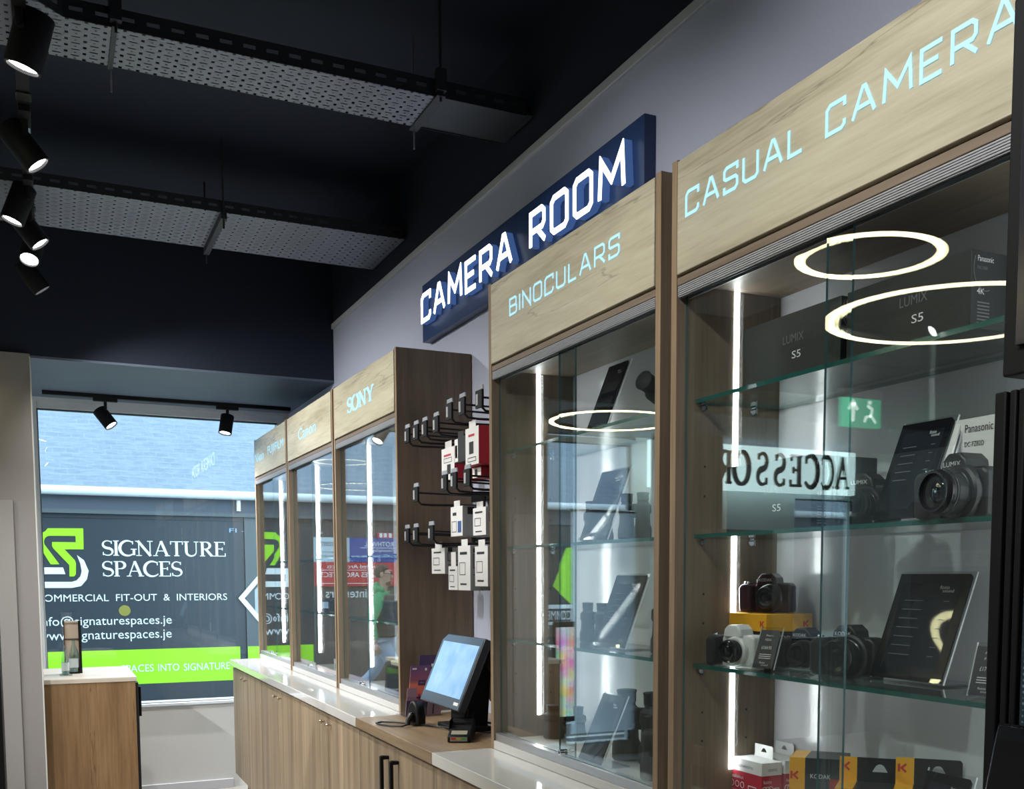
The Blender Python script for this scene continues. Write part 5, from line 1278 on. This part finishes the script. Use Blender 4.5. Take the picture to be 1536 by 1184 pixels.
MB().box(-2.90, -2.62, 3.6, 5.2, .0, 1.95).build('panel', pm('mid_grey_panel', (.34,.34,.36), .5), t)
MB().box(-2.6195, -2.605, 4.30, 5.02, 1.53, 1.63).build('strip', pm('lit_strip', (.75,.76,.78), .4), t)
p = MB(); p.text('INZONE  INZONE', (-2.604, 4.36, 1.55), Y_, Z_, X_, .60, .06, .001); p.build('lettering', grey_ink, t)
t = thing('white_counter', 'white demonstration counter standing on the shop floor opposite the cabinets', 'counter', (-2.2, 2.0, 0))
MB().box(-2.58, -1.85, .2, 3.4, .05, .92).build('counter_body', white_lam, t, bevel=.004); MB().box(-2.52, -1.9, .25, 3.35, 0, .05).build('plinth', blk_m, t)

# sticker on the front across the street
sticker_m, nt_, b_ = nmat('yellow_sticker'); b_.inputs['Base Color'].default_value = (.8, .74, .25, 1)
tl = nt_.nodes.new('ShaderNodeBsdfTranslucent'); tl.inputs[0].default_value = (.85, .80, .28, 1); ms = nt_.nodes.new('ShaderNodeMixShader'); ms.inputs[0].default_value = .75
nt_.links.new(b_.outputs[0], ms.inputs[1]); nt_.links.new(tl.outputs[0], ms.inputs[2]); nt_.links.new(ms.outputs[0], nt_.nodes['Material Output'].inputs[0])
t = MB().cyl((.757, YH-.001, 1.075), (.757, YH-.006, 1.075), .062, n=28).build('round_sticker', sticker_m)
tag(t, 'round yellow sticker on the dark front across the street', 'sticker')

# ================================================================== THE PASSER-BY
def skin(name, nodes, edges, mt, parent, sub=2, smooth_only=False):
    """continuous surface grown over a joint graph; nodes: name -> (x, y, z, radius[, radius2])"""
    me = bpy.data.meshes.new(name); keys = list(nodes); idx = {k: i for i, k in enumerate(keys)}
    off = Vector(parent['at'])
    me.from_pydata([Vector(nodes[k][:3])-off for k in keys], [(idx[a], idx[b]) for a, b in edges], [])
    ob = bpy.data.objects.new(name, me); COL.objects.link(ob)
    sk = ob.modifiers.new('skin', 'SKIN'); sk.use_smooth_shade = True
    lay = me.skin_vertices[0] if me.skin_vertices else None
    if lay is None:
        bm = bmesh.new(); bm.from_mesh(me); bm.verts.layers.skin.verify(); bm.to_mesh(me); bm.free(); lay = me.skin_vertices[0]
    for k in keys:
        n = nodes[k]; lay.data[idx[k]].radius = (n[3], n[4] if len(n) > 4 else n[3]); lay.data[idx[k]].use_root = (idx[k] == 0)
    sb = ob.modifiers.new('subd', 'SUBSURF'); sb.levels = sub; sb.render_levels = sub
    me.materials.append(mt); ob.parent = parent; ob['at'] = tuple(parent['at'])
    return ob
skin_m = pm('skin', (.52, .29, .21), .5); green_m = pm('green_hoodie', (.020, .29, .115), .8, bump=.15, bscale=40, var=.15)
vest_m = pm('black_gilet', (.020, .020, .026), .45); jean_m = pm('pale_denim', (.33, .42, .56), .8, var=.12, bscale=20); hair_m = pm('brown_hair', (.060, .032, .018), .7, bump=.4, bscale=200); shoe_m = pm('dark_trainer', (.03, .03, .035), .6)
px, py = -.735, 11.0
P_ = thing('person', 'bearded person in a green hoodie, black quilted gilet and pale jeans walking past outside', 'person', (px, py, GZ), math.radians(24))
def q(dx, dy, z): return (px+dx, py+dy, z)
# facing -X: forward is -X, the left side is towards -Y (towards the shop)
B = {'pelvis': (*q(.01, 0, .78), .100, .11), 'waist': (*q(.015, 0, .93), .095, .115), 'chest': (*q(.02, 0, 1.14), .085, .110), 'neck0': (*q(.02, 0, 1.29), .062, .07), 'neck': (*q(.0, 0, 1.355), .052), 'jaw': (*q(-.030, 0, 1.415), .062, .060), 'skull': (*q(-.012, 0, 1.49), .082, .074), 'crown': (*q(-.005, 0, 1.535), .062, .058)}
E_ = [('pelvis', 'waist'), ('waist', 'chest'), ('chest', 'neck0'), ('neck0', 'neck'), ('neck', 'jaw'), ('jaw', 'skull'), ('skull', 'crown')]
for s_, nm, hand, elbow in ((-1, 'l', q(.055, -.235, .755), q(.105, -.235, 1.00)), (1, 'r', q(-.145, .18, .815), q(.03, .235, .98))):
    B['sh'+nm] = (*q(.02, s_*.150, 1.245), .034); B['el'+nm] = (*elbow, .034); B['wr'+nm] = (*hand, .028)
    E_ += [('chest', 'sh'+nm), ('sh'+nm, 'el'+nm), ('el'+nm, 'wr'+nm)]
legs = {'l': (q(-.17, -.09, .44), q(-.20, -.09, .03), q(-.33, -.09, -.055)), 'r': (q(.13, .09, .42), q(.42, .09, .17), q(.40, .09, .015))}
for nm, s_ in (('l', -1), ('r', 1)):
    k_, a_, f_ = legs[nm]
    B['hip'+nm] = (*q(0, s_*.085, .72), .083); B['kn'+nm] = (*k_, .058); B['an'+nm] = (*a_, .040); B['to'+nm] = (*f_, .034)
    E_ += [('pelvis', 'hip'+nm), ('hip'+nm, 'kn'+nm), ('kn'+nm, 'an'+nm), ('an'+nm, 'to'+nm)]
skin('body', B, E_, skin_m, P_)
def sub(keys, grow, extra=None):
    d = {k: (*B[k][:3], *[r+grow for r in B[k][3:]]) for k in keys}
    if extra: d.update(extra)
    return d
def es(keys): return [(a, b) for a, b in E_ if a in keys and b in keys]
K = ['chest', 'waist', 'pelvis', 'neck0', 'shl', 'ell', 'wrl', 'shr', 'elr', 'wrr']
hn = sub(K, .014); 
for nm in 'lr':
    w = Vector(B['wr'+nm][:3]); e = Vector(B['el'+nm][:3]); hn['wr'+nm] = (*(w+(e-w)*.10), .042)
for k_ in ('shl', 'shr'): hn[k_] = (*(Vector(B[k_][:3])*.92+Vector(B['chest'][:3])*.08), .086)
for k_ in ('ell', 'elr'): hn[k_] = (*B[k_][:3], .064)
hn['chest'] = (*B['chest'][:3], .128, .168)
skin('hoodie', hn, es(K), green_m, P_)
skin('hood', {'a': (*q(.085, 0, 1.325), .055, .085), 'b': (*q(.055, -.075, 1.335), .040), 'c': (*q(-.035, -.085, 1.315), .028), 'd': (*q(.055, .075, 1.335), .040), 'e': (*q(-.035, .085, 1.315), .028)}, [('a', 'b'), ('b', 'c'), ('a', 'd'), ('d', 'e')], green_m, P_)
vn = {}; ve = []
zs = [.80, .835, .87, .905, .94, .975, 1.01, 1.045, 1.08, 1.115, 1.15, 1.185, 1.22, 1.255, 1.285]
for i, z in enumerate(zs):
    f = 1.0 if i % 2 else .90
    vn[f'v{i}'] = (*q(.004, 0, z), (.168+.02*math.sin(i*.5))*f, (.182 if z < 1.2 else .150 if z < 1.27 else .118)*f)
    if i: ve.append((f'v{i-1}', f'v{i}'))
skin('gilet', vn, ve, vest_m, P_, sub=1)
K = ['pelvis', 'hipl', 'knl', 'anl', 'hipr', 'knr', 'anr']
jn = sub(K, .016)
for k_ in ('anl', 'anr'): jn[k_] = (jn[k_][0]+(.02 if k_ == 'anr' else 0), jn[k_][1], jn[k_][2]-.035, .062)
skin('jeans', jn, es(K), jean_m, P_)
for nm in 'lr':
    k_, a_, f_ = legs[nm]; a_ = Vector(a_); f_ = Vector(f_)
    skin('shoe', {'h': (*(a_+Vector((.02, 0, -.045)) if nm == 'l' else a_+Vector((.03, 0, -.02))), .056), 'm': (*(a_*.4+f_*.6+Vector((0, 0, -.005))), .056), 't': (*f_, .042)}, [('h', 'm'), ('m', 't')], shoe_m, P_)
hd = Vector(q(-.012, 0, 1.49))
h_ = MB().ball(hd+Vector((.018, 0, .024)), .086, .081, .084, 24, 14); h_.v = [(x, y, z) for x, y, z in h_.v]
hv = []
for x, y, z in h_.v:
    fr = hd.x-.018+max(0, .055-abs(z-hd.z))*.0
    if x < fr and z < hd.z+.055: x = fr + (x-fr)*.05; y = hd.y+(y-hd.y)*.86
    hv.append((x, y, max(z, hd.z-.040)))
h_.v = hv; h_.build('hair', hair_m, P_)
MB().ball(Vector(q(-.040, 0, 1.393)), .052, .050, .034, 24, 14).build('beard', pm('brown_beard', (.11,.055,.03), .8, bump=.4, bscale=200), P_)
MB().ball(Vector(q(-.094, 0, 1.462)), .022, .014, .024, 14, 10).build('nose', skin_m, P_)
MB().ball(Vector(q(-.098, 0, 1.418)), .008, .020, .006, 12, 8).build('mouth', pm('lips', (.40,.16,.13), .5), P_)
gl = MB()
for s_ in (-1, 1):
    c = hd+Vector((-.082, s_*.032, .004)); gl.tube([c+Vector((0, .024*math.cos(a), .018*math.sin(a))) for a in [2*PI*i/16 for i in range(16)]], .0032, 6, True)
    gl.tube([c+Vector((0, s_*.024, .004)), hd+Vector((-.03, s_*.079, .008)), hd+Vector((.022, s_*.082, .004))], .003, 6)
    MB().ball(hd+Vector((-.074, s_*.031, .004)), .008, .011, .008, 12, 8).build('eye', pm('eye_white', (.6,.58,.55), .2), P_)
    MB().ball(hd+Vector((.008, s_*.081, -.006)), .020, .010, .030, 14, 10).build('ear', skin_m, P_)
gl.tube([hd+Vector((-.083, -.010, .008)), hd+Vector((-.083, .010, .008))], .003, 6); gl.build('glasses', blk_m, P_)
def hand(w, d, side):
    """palm, four curled fingers of different lengths and a thumb from the side of the palm"""
    w = Vector(w); d = Vector(d).normalized(); f = Vector((-1, 0, 0)); f = (f-d*f.dot(d)).normalized(); n = d.cross(f)
    nodes = {'w': (*w, .026, .02), 'p': (*(w+d*.045), .036, .020), 'k': (*(w+d*.075), .034, .018)}; ed = [('w', 'p'), ('p', 'k')]
    for i, (o, L_) in enumerate(((.027, .060), (.009, .070), (-.009, .065), (-.026, .050))):
        b0 = w+d*.070+f*o; m1 = b0+d*L_*.5+n*side*.006; m2 = b0+d*L_*.85+n*side*.026
        for j, pt in enumerate((b0, m1, m2)): nodes[f'f{i}{j}'] = (*pt, .0095-.001*j)
        ed += [('k', f'f{i}0'), (f'f{i}0', f'f{i}1'), (f'f{i}1', f'f{i}2')]
    t0 = w+d*.028+f*.026; nodes['t0'] = (*t0, .012); nodes['t1'] = (*(t0+d*.035+f*.018+n*side*.010), .010); nodes['t2'] = (*(t0+d*.062+f*.016+n*side*.018), .008)
    ed += [('p', 't0'), ('t0', 't1'), ('t1', 't2')]
    skin('hand', nodes, ed, skin_m, P_)
hand(B['wrl'][:3], (-.10, .02, -1), 1); hand(B['wrr'][:3], (-.6, 0, -.6), -1)

for o in bpy.data.objects:
    if 'at' in o.keys(): del o['at']
